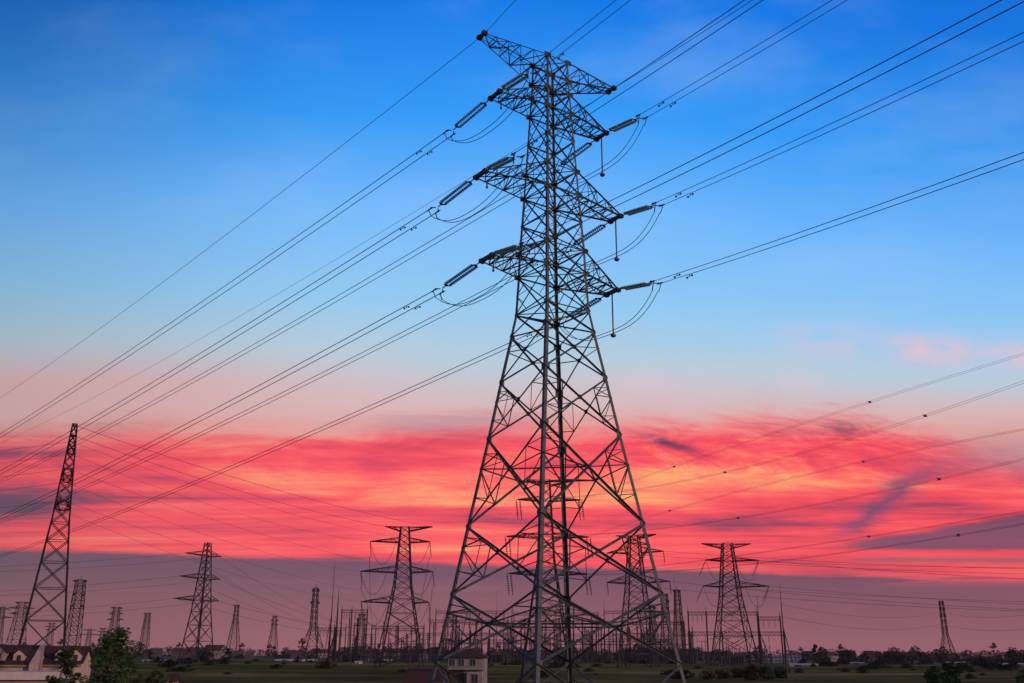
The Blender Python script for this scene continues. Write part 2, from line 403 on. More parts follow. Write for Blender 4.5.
for fi, (ka, kb, nrm) in enumerate((((1, -1), (1, 1), AV), ((1, 1), (-1, 1), BV), ((-1, 1), (-1, -1), -AV), ((-1, -1), (1, -1), -BV))):
    m = MB()
    for n0, n1 in zip(order[:-1], order[1:]):
        p0, p1, q0, q1 = node(n0, *ka), node(n0, *kb), node(n1, *ka), node(n1, *kb)
        h = lev[n0][0] - lev[n1][0]; z = lev[n0][0]
        a = .085 if z > 40 else .095 if z > 26 else .12 if z > 16 else .148
        off = nrm * .03
        m.angle(p0 + off, q1 + off, a, nrm); m.angle(p1 - off, q0 - off, a, -nrm)
        if n0 in ('T', 'TM', 'UT', 'UB', 'MT', 'MB', 'LT', 'LB', 'W', 'U1', 'M1'): m.angle(p0 - off, p1 - off, .10, (0, 0, -1))
        c = centre_x(p0, p1, q0, q1); ring_c[fi, n0] = c
        if h > 3.0 and z < 27:
            for P, Q, tgl in ((p0, q0, 0), (p1, q1, 1)):
                s_ = .065 if z > 16 else .075
                mid = lerp(P, Q, (c - P).dot((Q - P).normalized()) / (Q - P).length)
                if n0 in ('W1',): m.angle(mid, c, s_, nrm); continue
                d1, d2 = lerp(P, c, .5), lerp(Q, c, .5)
                l1, l2 = lerp(P, mid, .5), lerp(Q, mid, .5)
                m.angle(mid, d1, s_, nrm); m.angle(mid, d2, s_, nrm)
                m.angle(l1, d1, s_ * .85, nrm); m.angle(l2, d2, s_ * .85, nrm)
                if h > 4: m.angle(d1, d2, s_ * .85, nrm)
                if n0 in ('L2', 'L4', 'L5'): m.angle(mid, c, s_ * 1.2, nrm)
        elif h > 2.3:
            for P, Q in ((p0, q0), (p1, q1)): m.angle(lerp(P, Q, .5), lerp(P, c, .5), .05, nrm); m.angle(lerp(P, Q, .5), lerp(Q, c, .5), .05, nrm)
        g_ = .34 if z < 24 else .22
        m.box(c, (g_, .05, g_), math.atan2((p1 - p0).y, (p1 - p0).x))
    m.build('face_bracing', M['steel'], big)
for n0 in ('T', 'UT', 'UB', 'MT', 'MB', 'LT', 'LB', 'W'):
    m = MB(); ps = [node(n0, *k) for k in ((1, -1), (1, 1), (-1, 1), (-1, -1))]; dz_ = Vector((0, 0, .06))
    m.angle(ps[0] + dz_, ps[2] + dz_, .08); m.angle(ps[1] - dz_ * .1, ps[3] - dz_ * .1, .08); m.build('diaphragm', M['steel'], big)
for n0 in ('L2', 'L4', 'L5'):
    cs = [ring_c[i, n0] for i in range(4)]; m = MB()
    for i in range(4): m.angle(cs[i], cs[(i + 1) % 4], .11)
    m.build('diaphragm', M['steel'], big)
# crossarms
def arm(name, bot, top, sgn, length, hb, ztip, n, chord, bottom_flat=True):
    m = MB(); tips = {s_: L(sgn * length, s_ * hb, ztip) for s_ in (1, -1)}
    B = {s_: node(bot, sgn, s_) for s_ in (1, -1)}; Tn = {s_: node(top, sgn, s_) for s_ in (1, -1)}
    upz = Vector((0, 0, .10))
    for s_ in (1, -1):
        side = BV * s_
        tt = tips[s_] + upz * (1 if bottom_flat else 0); bt = tips[s_] - (upz if not bottom_flat else upz * 0)
        m.angle(B[s_], bt, chord, side); m.angle(Tn[s_], tt, chord * .8, side)
        prev = (B[s_], Tn[s_])
        for i in range(1, n):
            t = i / n; t = t ** .92
            b, u = lerp(B[s_], bt, t), lerp(Tn[s_], tt, t)
            m.angle(b, u, .055, side)
            if i % 2: m.angle(prev[0], u, .06, side)
            else: m.angle(prev[1], b, .06, side)
            prev = (b, u)
    for lvl, (A0, C, s0) in enumerate(((B, .07, 0), (Tn, .055, 1))):
        e = {s_: tips[s_] + (upz if lvl else Vector()) for s_ in (1, -1)}
        for i in range(n):
            t0, t1 = (i / n) ** .92, ((i + 1) / n) ** .92
            k = 1 if (i + s0) % 2 else -1
            p, q = lerp(A0[k], e[k], t0), lerp(A0[-k], e[-k], t1)
            if i < n - 1 or lvl == 0: m.angle(p, q, C)
            if i: m.angle(lerp(A0[1], e[1], t0), lerp(A0[-1], e[-1], t0), C)
    m.angle(tips[1] + BV * .25, tips[-1] - BV * .25, .20); m.angle(tips[1] + BV * .1 + Vector((0, 0, .16)), tips[-1] - BV * .1 + Vector((0, 0, .16)), .14)
    for s_ in (1, -1): m.box(tips[s_] + Vector((0, 0, .02)), (.42, .34, .30), math.atan2(AV.y, AV.x))
    for s_ in (1, -1):
        for P in (B[s_], Tn[s_]): m.box(P + AV * sgn * .05, (.5, .06, .42), math.atan2(AV.y, AV.x))
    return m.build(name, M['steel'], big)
ARM = {('U', 'l'): (5.53, .65, 42.54), ('U', 'r'): (5.49, .65, 42.54), ('M', 'l'): (6.77, .66, 35.09), ('M', 'r'): (6.81, .66, 35.09), ('L', 'l'): (6.09, .71, 28.29), ('L', 'r'): (6.18, .71, 28.29),
       ('E', 'l'): (6.87, .37, 47.58), ('E', 'r'): (6.76, .37, 47.58)}
for (k, sd_), (le, hb, zt) in ARM.items():
    sgn = 1 if sd_ == 'l' else -1
    if k == 'E': arm('earth_wire_arm', 'TM', 'T', sgn, le, hb, zt, 5, .095, False)
    else: arm('crossarm', k + 'B', k + 'T', sgn, le, hb, zt, 5, .12)
def tipw(k, sd_, e):
    le, hb, zt = ARM[k, sd_]; return WL(le if sd_ == 'l' else -le, hb * e, zt)

# ------------------------------------------------------------------ big pylon: insulators, conductors, jumpers
def disc_stack(m, p, q, r=.14, n=15, seg=8):
    d = (q - p); ln = d.length; d = d / ln
    nn = Vector((0, 0, 1)) - d * d.z
    if nn.length < 1e-3: nn = d.orthogonal()
    nn.normalize(); b = d.cross(nn)
    prof = []
    for i in range(n):
        t0 = i / n * ln; st = ln / n
        prof += [(t0, .035), (t0 + st * .22, r), (t0 + st * .50, r * .9), (t0 + st * .58, .04)]
    prof.append((ln, .035)); n0 = len(m.v)
    for t, rr in prof:
        for j in range(seg):
            a = 2 * math.pi * j / seg; m.v.append(tuple(p + d * t + (b * math.cos(a) + nn * math.sin(a)) * rr))
    for i in range(len(prof) - 1):
        for j in range(seg):
            j2 = (j + 1) % seg; m.f.append((n0 + i * seg + j, n0 + i * seg + j2, n0 + (i + 1) * seg + j2, n0 + (i + 1) * seg + j))
AN = {'U': 'top', 'M': 'middle', 'L': 'bottom'}; SN = {'l': 'left', 'r': 'right'}
AZL, AZR = R(-44.09), R(150.98)
dirL = Vector((math.sin(AZL), math.cos(AZL), 0)); dirR = Vector((math.sin(AZR), math.cos(AZR), 0))
def string(k, sd_, e):
    d = (dirL if e < 0 else dirR); P = tipw(k, sd_, e) + d * .25; Ls, ss = (4.68, .198) if e < 0 else (4.61, .205)
    Q = tipw(k, sd_, e) + d * Ls + Vector((0, 0, -ss * Ls)); ax = (Q - P).normalized()
    side = Vector((d.y, -d.x, 0)); where = 'running off to the lower left' if e < 0 else 'pulling towards the upper right'
    o = empty('insulator_string', P, 'double glass insulator string %s at the %s %s crossarm' % (where, AN[k], SN[sd_]), 'insulator', group='tension insulator strings on the tallest pylon')
    z0 = Vector()
    for s_ in (1, -1):
        m = MB(); disc_stack(m, ax * .62 + side * .22 * s_, ax * 3.82 + side * .22 * s_); m.build('disc_stack', M['glass_disc'], o)
    for t0, t1 in ((.0, .62), (3.82, 4.4)):
        m = MB(); inner, outer = (t0, t1) if t0 == 0 else (t1, t0)
        m.tube([ax * inner, ax * lerp(inner, outer, .6)], .045, 6)
        n_ = ax.cross(side).normalized() * .02
        tri = [ax * lerp(inner, outer, .55), ax * outer + side * .4, ax * outer - side * .4]
        m.prism([p + n_ for p in tri], [p - n_ for p in tri]); m.build('yoke_plate', M['fitting'], o)
    return Q
def span_curve(P, d, s_, c, T, n=60, off=Vector()):
    return [P + d * (T * i / n) + Vector((0, 0, -s_ * (T * i / n) + c * (T * i / n) ** 2)) + off for i in range(n + 1)]
YOKE = {}
for k in 'UML':
    for sd_ in 'lr':
        for e in (-1, 1): YOKE[k, sd_, e] = string(k, sd_, e)
def twin(k, sd_, e):
    d, s_, c, T, r_ = (dirL, .1069, .00022, 420, .034) if e < 0 else (dirR, .1348, .000613, 118, .024)
    Q = YOKE[k, sd_, e]; side = Vector((d.y, -d.x, 0))
    o = empty('conductor_pair', Q, 'twin conductor %s from the tallest pylon\'s %s %s crossarm' % ('sweeping down leftwards' if e < 0 else 'climbing out at upper right', AN[k], SN[sd_]), 'power line', group='twin conductors on the tallest pylon')
    for w in (1, -1):
        off = side * .38 * w + Vector((0, 0, -.06))
        m = MB(); pts = span_curve(Vector(), d, s_, c, T, 70, off); m.tube(pts, r_, 5); cd = m.build('conductor', M['cable'], o)
        for t in ((3.4,) if w > 0 else (3.9,)):
            m = MB(); p = Vector(d * t + Vector((0, 0, -s_ * t + c * t * t))) + off
            m.box(p + Vector((0, 0, -.10)), (.05, .07, .16)); m.tube([p + Vector((0, 0, -.16)) - d * .28, p + Vector((0, 0, -.16)) + d * .28], .02, 5)
            m.box(p + Vector((0, 0, -.18)) - d * .28, (.13, .13, .11)); m.box(p + Vector((0, 0, -.18)) + d * .28, (.13, .13, .11))
            m.build('vibration_damper', M['fitting'], cd)
    m = MB()                                     # the rectangular clamp frame behind the yoke
    for w in (1, -1):
        m.bar(side * .1 * w, side * .38 * w + d * .25 + Vector((0, 0, -.06)), .04); m.bar(side * .38 * w + d * .25 + Vector((0, 0, -.06)), side * .38 * w + d * .75 + Vector((0, 0, -.16)), .06)
        m.bar(side * .38 * w + d * .6 + Vector((0, 0, -.08)), side * .3 * w + d * .3 + Vector((0, 0, -.75)), .045); m.blob(side * .38 * w + d * .25 + Vector((0, 0, -.06)), .10, 6, 4)
    m.build('strain_clamp', M['fitting'], o)
for k in 'UML':
    for sd_ in 'lr':
        for e in (-1, 1): twin(k, sd_, e)
# jumper loops under each arm, and the posts that hold the right-hand ones down
for k in 'UML':
    for sd_ in 'lr':
        A_, B_ = YOKE[k, sd_, -1] + dirL * .3 + Vector((0, 0, -.7)), YOKE[k, sd_, 1] + dirR * .3 + Vector((0, 0, -.7))
        sag, pw = (1.75, 2.4) if sd_ == 'l' else (2.05, 3.2)
        o = empty('jumper_loop', (A_ + B_) / 2, 'slack twin jumper cable looping under the %s %s crossarm of the tallest pylon' % (AN[k], SN[sd_]), 'cable', group='jumper loops on the tallest pylon')
        c0 = (A_ + B_) / 2
        for w in (.26, -.26):
            m = MB(); pts = []
            for i in range(33):
                t = i / 32; p = lerp(A_, B_, t) - c0 + AV * w * (1 if sd_ == 'l' else 1)
                p.z -= sag * (1 - abs(2 * t - 1) ** pw); pts.append(p)
            m.tube(pts, .028, 5); cd = m.build('conductor', M['cable'], o)
        if sd_ == 'r':
            tp = WL(-ARM[k, sd_][0], 0, ARM[k, sd_][2]); ln = tp.z - (c0.z - sag)
            o = empty('hanging_post', tp, 'dark rod hanging straight under the tallest pylon\'s %s right crossarm' % AN[k], 'insulator', group='jumper posts on the tallest pylon')
            m = MB(); m.tube([Vector((0, 0, -.05)), Vector((0, 0, -ln + .1))], .065, 6); m.build('rod', M['fitting'], o)
            m = MB(); m.blob((0, 0, -ln), (.24, .24, .17)); m.build('weight', M['fitting'], o)
        else:
            tp = WL(ARM[k, sd_][0] - .9, -.5, ARM[k, sd_][2]); m = MB()
            m.tube([Vector((0, 0, .0)), Vector((0, 0, -.55))], .06, 6); m.blob((0, 0, -.6), .11, 6, 4)
            h = m.build('hanging_clamp', M['fitting']); h.location = tp
            tag(h, 'short dark clamp hanging under the %s left crossarm of the tallest pylon' % AN[k], 'clamp', 'short clamps on the tallest pylon')
# earth wires
def single(name, P, d, s_, c, T, r_, label, group=None, cat='power line', mt='cable'):
    m = MB(); m.tube(span_curve(Vector(), d, s_, c, T, 50), r_, 5); o = m.build(name, M[mt]); o.location = P; return tag(o, label, cat, group)
aE = R(-39.86); dE = Vector((math.sin(aE), math.cos(aE), 0))
for sd_ in 'lr':
    single('earth_wire', tipw('E', sd_, -1), dE, .0249, .000178, 420, .026 if sd_ == 'l' else .020, 'thin single earth wire falling leftwards from the tallest pylon\'s %s peak arm' % SN[sd_], 'earth wires')
single('earth_wire', tipw('E', 'l', 1), Vector((math.sin(R(152)), math.cos(R(152)), 0)), .075, .0008, 110, .024, 'thin single earth wire leaving upwards from the tallest pylon\'s left peak arm', 'earth wires')
single('earth_wire', tipw('E', 'r', 1), Vector((math.sin(R(152)), math.cos(R(151)), 0)), .16, .0006, 110, .022, 'thin single earth wire leaving upwards from the tallest pylon\'s right peak arm', 'earth wires')

# ------------------------------------------------------------------ other pylons
def lattice(parent, prof, n_panels, leg_r, br_r, yaw, arms=(), earth=None, far=False, mtl='steel_far'):
    """prof: [(z, half width)] from the top down, local heights. One mesh per part; one mesh in all when far."""
    ca, sa_ = math.cos(yaw), math.sin(yaw)
    def P(x, y, z): return Vector((x * ca - y * sa_, x * sa_ + y * ca, z))
    def wid(z):
        for (z0, w0), (z1, w1) in zip(prof[:-1], prof[1:]):
            if z0 >= z >= z1: return w0 + (w1 - w0) * (z0 - z) / (z0 - z1)
        return prof[-1][1]
    zs = [prof[0][0]]
    while zs[-1] > prof[-1][0] + .5:          # panels as tall as they are wide
        h = max(1.6, wid(zs[-1]) * 2 * 1.05 * n_panels); zs.append(max(prof[-1][0], zs[-1] - h))
    allm = MB()
    for sx in (1, -1):
        for sy in (1, -1):
            m = allm if far else MB()
            for (z0, w0), (z1, w1) in zip(prof[:-1], prof[1:]): m.bar(P(sx * w0, sy * w0, z0), P(sx * w1, sy * w1, z1), leg_r)
            if not far: m.build('leg', M[mtl], parent)
    m = allm if far else MB()
    K = [(1, 1), (-1, 1), (-1, -1), (1, -1)]
    for z0, z1 in zip(zs[:-1], zs[1:]):
        w0, w1 = wid(z0), wid(z1)
        for i in range(4):
            a, b = K[i], K[(i + 1) % 4]
            m.bar(P(a[0] * w0, a[1] * w0, z0), P(b[0] * w1, b[1] * w1, z1), br_r, 3); m.bar(P(b[0] * w0, b[1] * w0, z0), P(a[0] * w1, a[1] * w1, z1), br_r, 3)
            if w1 > 1.5 or z0 == zs[0]: m.bar(P(a[0] * w0, a[1] * w0, z0), P(b[0] * w0, b[1] * w0, z0), br_r * .8, 3)
    if not far: m.build('body_bracing', M[mtl], parent)
    tips = []
    for ai, (z, l, r_, name, dpt) in enumerate(arms):
        w = wid(z)
        for sgn, ln in ((-1, l), (1, r_)):
            if ln <= 0: continue
            m = allm if far else MB(); tz = z + (.3 if dpt > 0 else 0); wt = wid(z + abs(dpt)) if dpt > 0 else wid(z)
            tip = {s_: P(sgn * ln, s_ * .35, z + .25) for s_ in (1, -1)}
            zb, zt = (z, z + dpt) if dpt > 0 else (z + dpt, z)
            wb, wtp = wid(zb), wid(min(zt, prof[0][0]))
            n = max(2, int(ln / 2.2))
            for s_ in (1, -1):
                b0, t0 = P(sgn * wb, s_ * wb, zb), P(sgn * wtp, s_ * wtp, min(zt, prof[0][0]))
                m.bar(b0, tip[s_], br_r * 1.5, 4); m.bar(t0, tip[s_], br_r * 1.2, 4); pv = (b0, t0)
                for i in range(1, n):
                    b, t = lerp(b0, tip[s_], i / n), lerp(t0, tip[s_], i / n); m.bar(b, t, br_r * .7, 3); m.bar(pv[0] if i % 2 else pv[1], t if i % 2 else b, br_r * .7, 3); pv = (b, t)
            for i in range(n):
                k = 1 if i % 2 else -1
                m.bar(lerp(P(sgn * wb, k * wb, zb), tip[k], i / n), lerp(P(sgn * wb, -k * wb, zb), tip[-k], (i + 1) / n), br_r * .8, 3)
            m.bar(tip[1], tip[-1], br_r * 1.6)
            if not far: m.build(name, M[mtl], parent)
            tips.append((ai, sgn, (tip[1] + tip[-1]) / 2))
    if far: return allm, tips
    return tips

PY = {}
def mid_pylon(key, u, v, hd, base_px, waist, arms, yaw, label, leg_r=.16, br_r=.085, topw=1.0, npan=1.0):
    p = at(u, v, hd); gz = ground_z(p.x, p.y) - .1; top = p.z - gz; pm = hd / 1011.0
    o = empty('transmission_pylon', (p.x, p.y, gz), label, 'pylon', group='lattice pylons around the substation')
    ax = math.atan2(-p.x, p.y); yw = ax + yaw
    aa = [(zat(u, av, hd) - gz, l * pm / max(.25, math.cos(yaw)), r_ * pm / max(.25, math.cos(yaw)), nm, dp) for (av, l, r_, nm, dp) in arms]
    wz = zat(u, waist[0], hd) - gz; prof = [(top, topw), (wz, waist[1] * pm / 2), (0, base_px * pm / 2)]
    tips = lattice(o, prof, npan, leg_r, br_r, yw, aa)
    PY[key] = dict(o=o, base=Vector((p.x, p.y, gz)), tips={(a, s_): Vector((p.x, p.y, gz)) + t for a, s_, t in tips}, yaw=yw, lab=label, n=len(arms))
    return o
CA, EA = 'crossarm', 'earth_wire_arm'
mid_pylon('t1', 75.0, 424, 172, 45, (520, 15), [(432, 6, 6, EA, -1.0), (450, 8, 8, CA, 1.4), (478, 10, 10, CA, 1.5), (508, 9, 9, CA, 1.6)], R(90), 'slender lattice pylon at the far left seen edge on, rising behind the peach houses', .14, .075, .34, 1.0)
mid_pylon('t2', 208, 543, 319, 23, (612, 13), [(556, 19, 13, CA, 1.5), (579, 22, 14, CA, 1.6), (601, 25, 15, CA, 1.6)], R(42), 'mid distance lattice pylon left of centre with short drooping crossarms and a tilted cap', .20, .10, .7, .9)
mid_pylon('t3', 405, 527, 264.5, 44, (585, 17), [(527.5, 20, 28, EA, -1.0), (542.5, 35, 26, CA, 1.2), (572.5, 43, 30, CA, 1.6), (603, 41, 27, CA, 1.6)], R(-6), 'broad lattice pylon just left of the tallest pylon, hung with jumper loops', .18, .09, 1.1, .6)
mid_pylon('t4', 545.5, 480, 189, 52, (560, 17), [(481, 22, 32, EA, -1.0), (501, 29, 36, CA, .8), (538, 40, 44, CA, .9), (575, 38, 42, CA, .9)], R(3), 'lattice pylon seen straight through the middle of the tallest pylon', .14, .07, .8, .6)
mid_pylon('t5', 634, 536, 280.5, 34, (590, 18), [(536, 18, 22, EA, -.8), (553, 28, 29, CA, 1.7), (583, 29, 34, CA, 2.0)], R(-14), 'lattice pylon showing between the right legs of the tallest pylon', .19, .09, 1.3, .6)
mid_pylon('t6', 727, 543.5, 306, 40, (598, 19), [(544.5, 25, 23, EA, -1.2), (561, 22, 30, CA, 1.0), (587, 26, 38, CA, 1.6)], R(12), 'wide shouldered lattice pylon standing right of the tallest pylon among gantries', .20, .095, 1.4, .55)

far_list = [  # u, v top, H above eye, base px, top px, arms px, label
    (941, 601, 30, 14, 3.6, 2.6, 'small lone pylon far off to the right above the tree line', 2.0),
    (81, 580, 30, 12, 9, 6, 'faint straight sided pylon directly right of the far left pylon', 1.0),
    (22.5, 602, 30, 15, 8, 9, 'faint square topped pylon left of the far left pylon, its arms wide', 1.0),
    (3, 607, 30, 8, 4, 7, 'faintest pylon at the very left edge of the picture', 1.2),
    (117, 607, 28, 11, 6, 7, 'faint pylon rising out of the top of the leafy roadside tree', 1.0),
    (148, 613, 26, 8, 5, 3.5, 'faint stubby pylon over the dark square block right of the roadside tree', 1.0),
    (52, 623, 26, 7, 4, 5, 'tiny faint pylon seen between the legs of the far left pylon', 1.2),
    (90, 629, 22, 6, 3, 7, 'tiny faint pylon just beyond the right gable of the peach houses', 1.2),
    (103, 628, 24, 6, 3, 5, 'tiny faint pylon between the peach houses and the leafy roadside tree', 1.2),
    (237, 605, 30, 12, 4, 3, 'small tapering pylon right of the drooping armed pylon', 1.5),
    (275, 616, 28, 10, 4, 3.2, 'smallest tapering pylon over the long white shed on the left', 1.3),
    (316, 588, 30, 24, 5, 3.8, 'medium tapering pylon left of the twin spired mast cluster', 1.4),
    (362, 614, 26, 12, 5, 6, 'short pylon behind the left gantry, near the jumper hung pylon', 1.0),
    (677, 590, 30, 10, 6, 3.6, 'straight narrow pylon close outside the right leg of the tallest pylon', 1.0),
    (664.5, 594, 28, 11, 6, 3.6, 'straight narrow pylon right behind the right leg of the tallest pylon', 1.0),
    (652, 606, 28, 13, 5, 5, 'narrow pylon inside the right leg of the tallest pylon', 1.0),
    (455, 616, 26, 12, 4, 5, 'small pylon behind the left leg of the tallest pylon', 1.1),
]
FT = []
for (u, v, H, bp, tp, ap, lab, npan) in far_list:
    r = ray(u, v); k = H / r[2]; hd = math.hypot(r[0], r[1]) * k; p = at(u, v, hd); gz = ground_z(p.x, p.y); pm = hd / 1011
    top = p.z - gz; w1, w0 = tp * pm / 2, bp * pm / 2
    prof = [(top, w1 * .8), (top * .45, w1 * 1.1), (0, w0)] if u in (316, 941) else [(top, w1 * .75), (top * .75, w1 * .95), (0, w0)]
    kk = len(FT) % 4
    aa = [(top * f_, ap * pm * g_, ap * pm * g_ * (1 if kk != 1 else .75), CA, 1.2) for f_, g_ in (((.97, .8), (.86, .95), (.74, 1.1)), ((.98, 1.2), (.80, .9), (.66, 1.0)), ((.98, .7), (.88, 1.25), (.78, 1.0)), ((.95, 1.0), (.78, 1.3)))[kk]]
    spike = kk in (1, 3)
    m, tips = lattice(None, prof, npan * .8, .21, .12, math.atan2(-p.x, p.y) + R(20), aa, far=True)
    if spike: m.bar((0, 0, top), (0, 0, top + 2.2), .16, 4, .05)
    o = m.build('transmission_pylon', M['steel_far']); o.location = (p.x, p.y, gz); tag(o, lab, 'pylon', 'small pylons far behind')
    FT.append((Vector((p.x, p.y, gz)), top, tips))

# hanging insulators on the mid pylons
def hang(key, ai, sgn, ln, tilt_, where, double=False):
    d = PY[key]; t = d['tips'][ai, sgn]; m = MB(); q = Vector((tilt_[0], tilt_[1], -ln))
    lat = Vector((math.cos(d['yaw']), math.sin(d['yaw']), 0)) * (.35 if double else 0)
    for s_ in ((1, -1) if double else (1,)):
        m.tube([lat * s_, lat * s_ + q * .12], .06, 5); disc_stack(m, lat * s_ + q * .12, lat * s_ + q * .85, .22, 9, 6); m.tube([lat * s_ + q * .85, lat * s_ + q], .07, 5)
    o = m.build('insulator_string', M['dark_disc']); o.location = t
    tag(o, where, 'insulator', 'insulators on the background pylons'); return t + q
def sag_wire(P, Q, sag, r_, label, name='power_line', group=None, n=24, mt='cable_far'):
    m = MB(); pts = []
    for i in range(n + 1):
        t = i / n; p = lerp(P, Q, t) - P; p.z -= 4 * sag * t * (1 - t); pts.append(p)
    m.tube(pts, r_, 4); o = m.build(name, M[mt]); o.location = P; return tag(o, label, 'power line', group)
rows3 = {1: 'top', 2: 'middle', 3: 'bottom'}
for key, who, ln, tl in (('t3', 'the jumper hung pylon', 4.2, .5), ('t6', 'the wide shouldered pylon', 4.6, -2.2), ('t4', 'the pylon behind the tallest one', 4.0, .4), ('t5', 'the pylon behind the right leg', 3.6, .3)):
    n = PY[key]['n']
    for ai in range(1, n):
        row = {1: 'top', 2: 'middle' if n > 3 else 'bottom', 3: 'bottom'}[ai]
        for sgn, sn in ((-1, 'left'), (1, 'right')):
            dirc = Vector((math.cos(PY[key]['yaw']), math.sin(PY[key]['yaw']), 0))
            e = hang(key, ai, sgn, ln, (tl * dirc.x, tl * dirc.y), 'dark insulator hanging from the %s %s arm of %s' % (row, sn, who), key == 't4')
            t = PY[key]['tips'][ai, sgn]
            if key in ('t3', 't6'):
                inn = t - dirc * sgn * (5.0 if key == 't3' else 4.0) + Vector((0, 0, -3.0))
                m = MB(); pts = []
                q = PY[key]['tips'][ai, sgn] - dirc * sgn * 7
                for i in range(21):
                    tt = i / 20; p = lerp(Vector(), q - t, tt); p.z -= 6.0 * (1 - abs(2 * tt - 1) ** 2.2); pts.append(p)
                m.tube(pts, .055, 4); o = m.build('jumper_loop', M['cable_far']); o.location = t
                tag(o, 'thin jumper sagging below the %s %s arm of %s' % (row, sn, who), 'cable', 'jumper loops on the background pylons')

# ------------------------------------------------------------------ lines between the background pylons
# the line that crosses the right of the picture, from the pylon behind the tallest one to somewhere behind the camera
azr = R(150); dR4 = Vector((math.sin(azr), math.cos(azr), 0))
RL = {'R1': (1, 1, (29, 31.1), (94, 34.1)), 'R2': (1, -1, (43, 25.6), (106, 27.8)), 'R3': (2, 1, (29, 24.3), (91, 25.6)), 'R4': (2, -1, (64, 18.2), (107, 19.4)), 'R5': (3, 1, (67, 15.5), (90, 16.2)), 'R6': (3, -1, (64, 11.9), (107, 13.1))}
SPX = {'R1': (71, 29), 'R2': (93, 59), 'R3': (67, 25), 'R4': (96, 64), 'R5': (67,), 'R6': (97,)}
for nm, (ai, sg, a, b) in RL.items():
    t = PY['t4']['tips'][ai, sg]; z0 = t.z - EYE
    # parabola through the tower end and the two known heights
    (t1, z1), (t2, z2) = a, b
    c = ((z2 - z0) / t2 - (z1 - z0) / t1) / (t2 - t1); s_ = (z1 - z0) / t1 - c * t1
    if nm in ('R2',): pass
    row = {1: 'top', 2: 'middle', 3: 'bottom'}[ai]
    o = empty('conductor_pair', t, 'twin conductor crossing the right sky from the rear pylon\'s %s %s arm' % (row, 'left' if sg < 0 else 'right'), 'power line', group='twin conductors crossing the right side')
    side = Vector((dR4.y, -dR4.x, 0))
    for w in (1, -1):
        m = MB(); m.tube(span_curve(Vector(), dR4, -s_, c, 185, 70, side * .36 * w), .016, 4); m.build('conductor', M['cable_far'], o)
    for tt in SPX[nm]:
        p = dR4 * tt + Vector((0, 0, s_ * tt + c * tt * tt)); m = MB()
        m.bar(p - side * .40, p + side * .40, .05); m.box(p, (.30, .20, .26), azr); m.build('spacer', M['fitting'], o)
def cam_frac(p): return p
# far left pylon: spans to the right (towards the substation) and to the left out of the picture
T1 = PY['t1']; names1 = {1: 'top', 2: 'middle', 3: 'bottom'}
tgtR = {(1, 1): ('t3', 1, -1), (1, -1): ('t3', 1, 1), (2, 1): ('t3', 2, -1), (2, -1): ('t3', 2, 1), (3, 1): ('t3', 3, -1), (3, -1): ('t3', 3, 1)}
for (ai, sg), (kk, a2, s2) in tgtR.items():
    P = T1['tips'][ai, sg]; Q = PY[kk]['tips'][a2, s2]; near = 'near' if sg < 0 else 'far'
    sag_wire(P, Q, 2.2, .022, 'dim line rightwards from the far left pylon\'s %s %s arm' % (near, names1[ai]), group='lines from the far left pylon')
    dd = Vector((-1, .10 + .02 * sg, 0)).normalized(); Q2 = P + dd * 260 + Vector((0, 0, -1.0))
    sag_wire(P, Q2, 7.0, .022, 'dim line leftwards from the far left pylon\'s %s %s arm' % (near, names1[ai]), group='lines from the far left pylon')
for sg in (1, -1):
    P = T1['tips'][0, sg]; near = 'near' if sg < 0 else 'far'
    sag_wire(P, PY['t3']['tips'][0, -sg], 1.5, .035, 'dim earth wire rightwards from the far left pylon\'s %s peak arm' % near, group='lines from the far left pylon')
# drooping armed pylon: spans to the right down to the gantries and to the left
T2 = PY['t2']
for ai in (0, 1, 2):
    for sg in (1, -1):
        P = T2['tips'][ai, sg]; rw = ('top', 'middle', 'bottom')[ai]; sn = 'left' if sg < 0 else 'right'
        uu = 352 + 22 * ai + (8 if sg > 0 else -6); Q = at(uu, 634 - 4 * sg, 430)
        sag_wire(P, Q, 2.5, .04, 'dim line sloping rightwards from the drooping armed pylon\'s %s %s arm' % (rw, sn), group='lines from the drooping armed pylon')
        Q = P + Vector((-240, 40 + 30 * ai, 4.0)); sag_wire(P, Q, 6, .035, 'dim line leaving leftwards from the drooping armed pylon\'s %s %s arm' % (rw, sn), group='lines from the drooping armed pylon')
# wide shouldered pylon: level spans to the right edge
T6 = PY['t6']
for ai in (1, 2):
    for sg in (1, -1):
        P = T6['tips'][ai, sg]; rw = ('top', 'bottom')[ai - 1]; sn = 'left' if sg < 0 else 'right'
        Q = Vector((P.x + 330, P.y - 20 + 40 * sg, P.z + 2.0))
        sag_wire(P, Q, 7, .04, 'dim level line rightwards from the wide shouldered pylon\'s %s %s arm' % (rw, sn), group='lines from the wide shouldered pylon')
T5 = PY['t5']
for ai in (1, 2):
    for sg in (1, -1):
        P = T5['tips'][ai, sg]; rw = ('top', 'bottom')[ai - 1]; sn = 'left' if sg < 0 else 'right'
        Q = Vector((P.x + 300, P.y - 90 + 16 * sg, P.z + 1.5 - 4 * (ai - 1)))
        sag_wire(P, Q, 7 + ai, .035, 'dim line rightwards from the %s %s arm of the pylon behind the right leg' % (rw, sn), group='lines from the pylon behind the right leg')
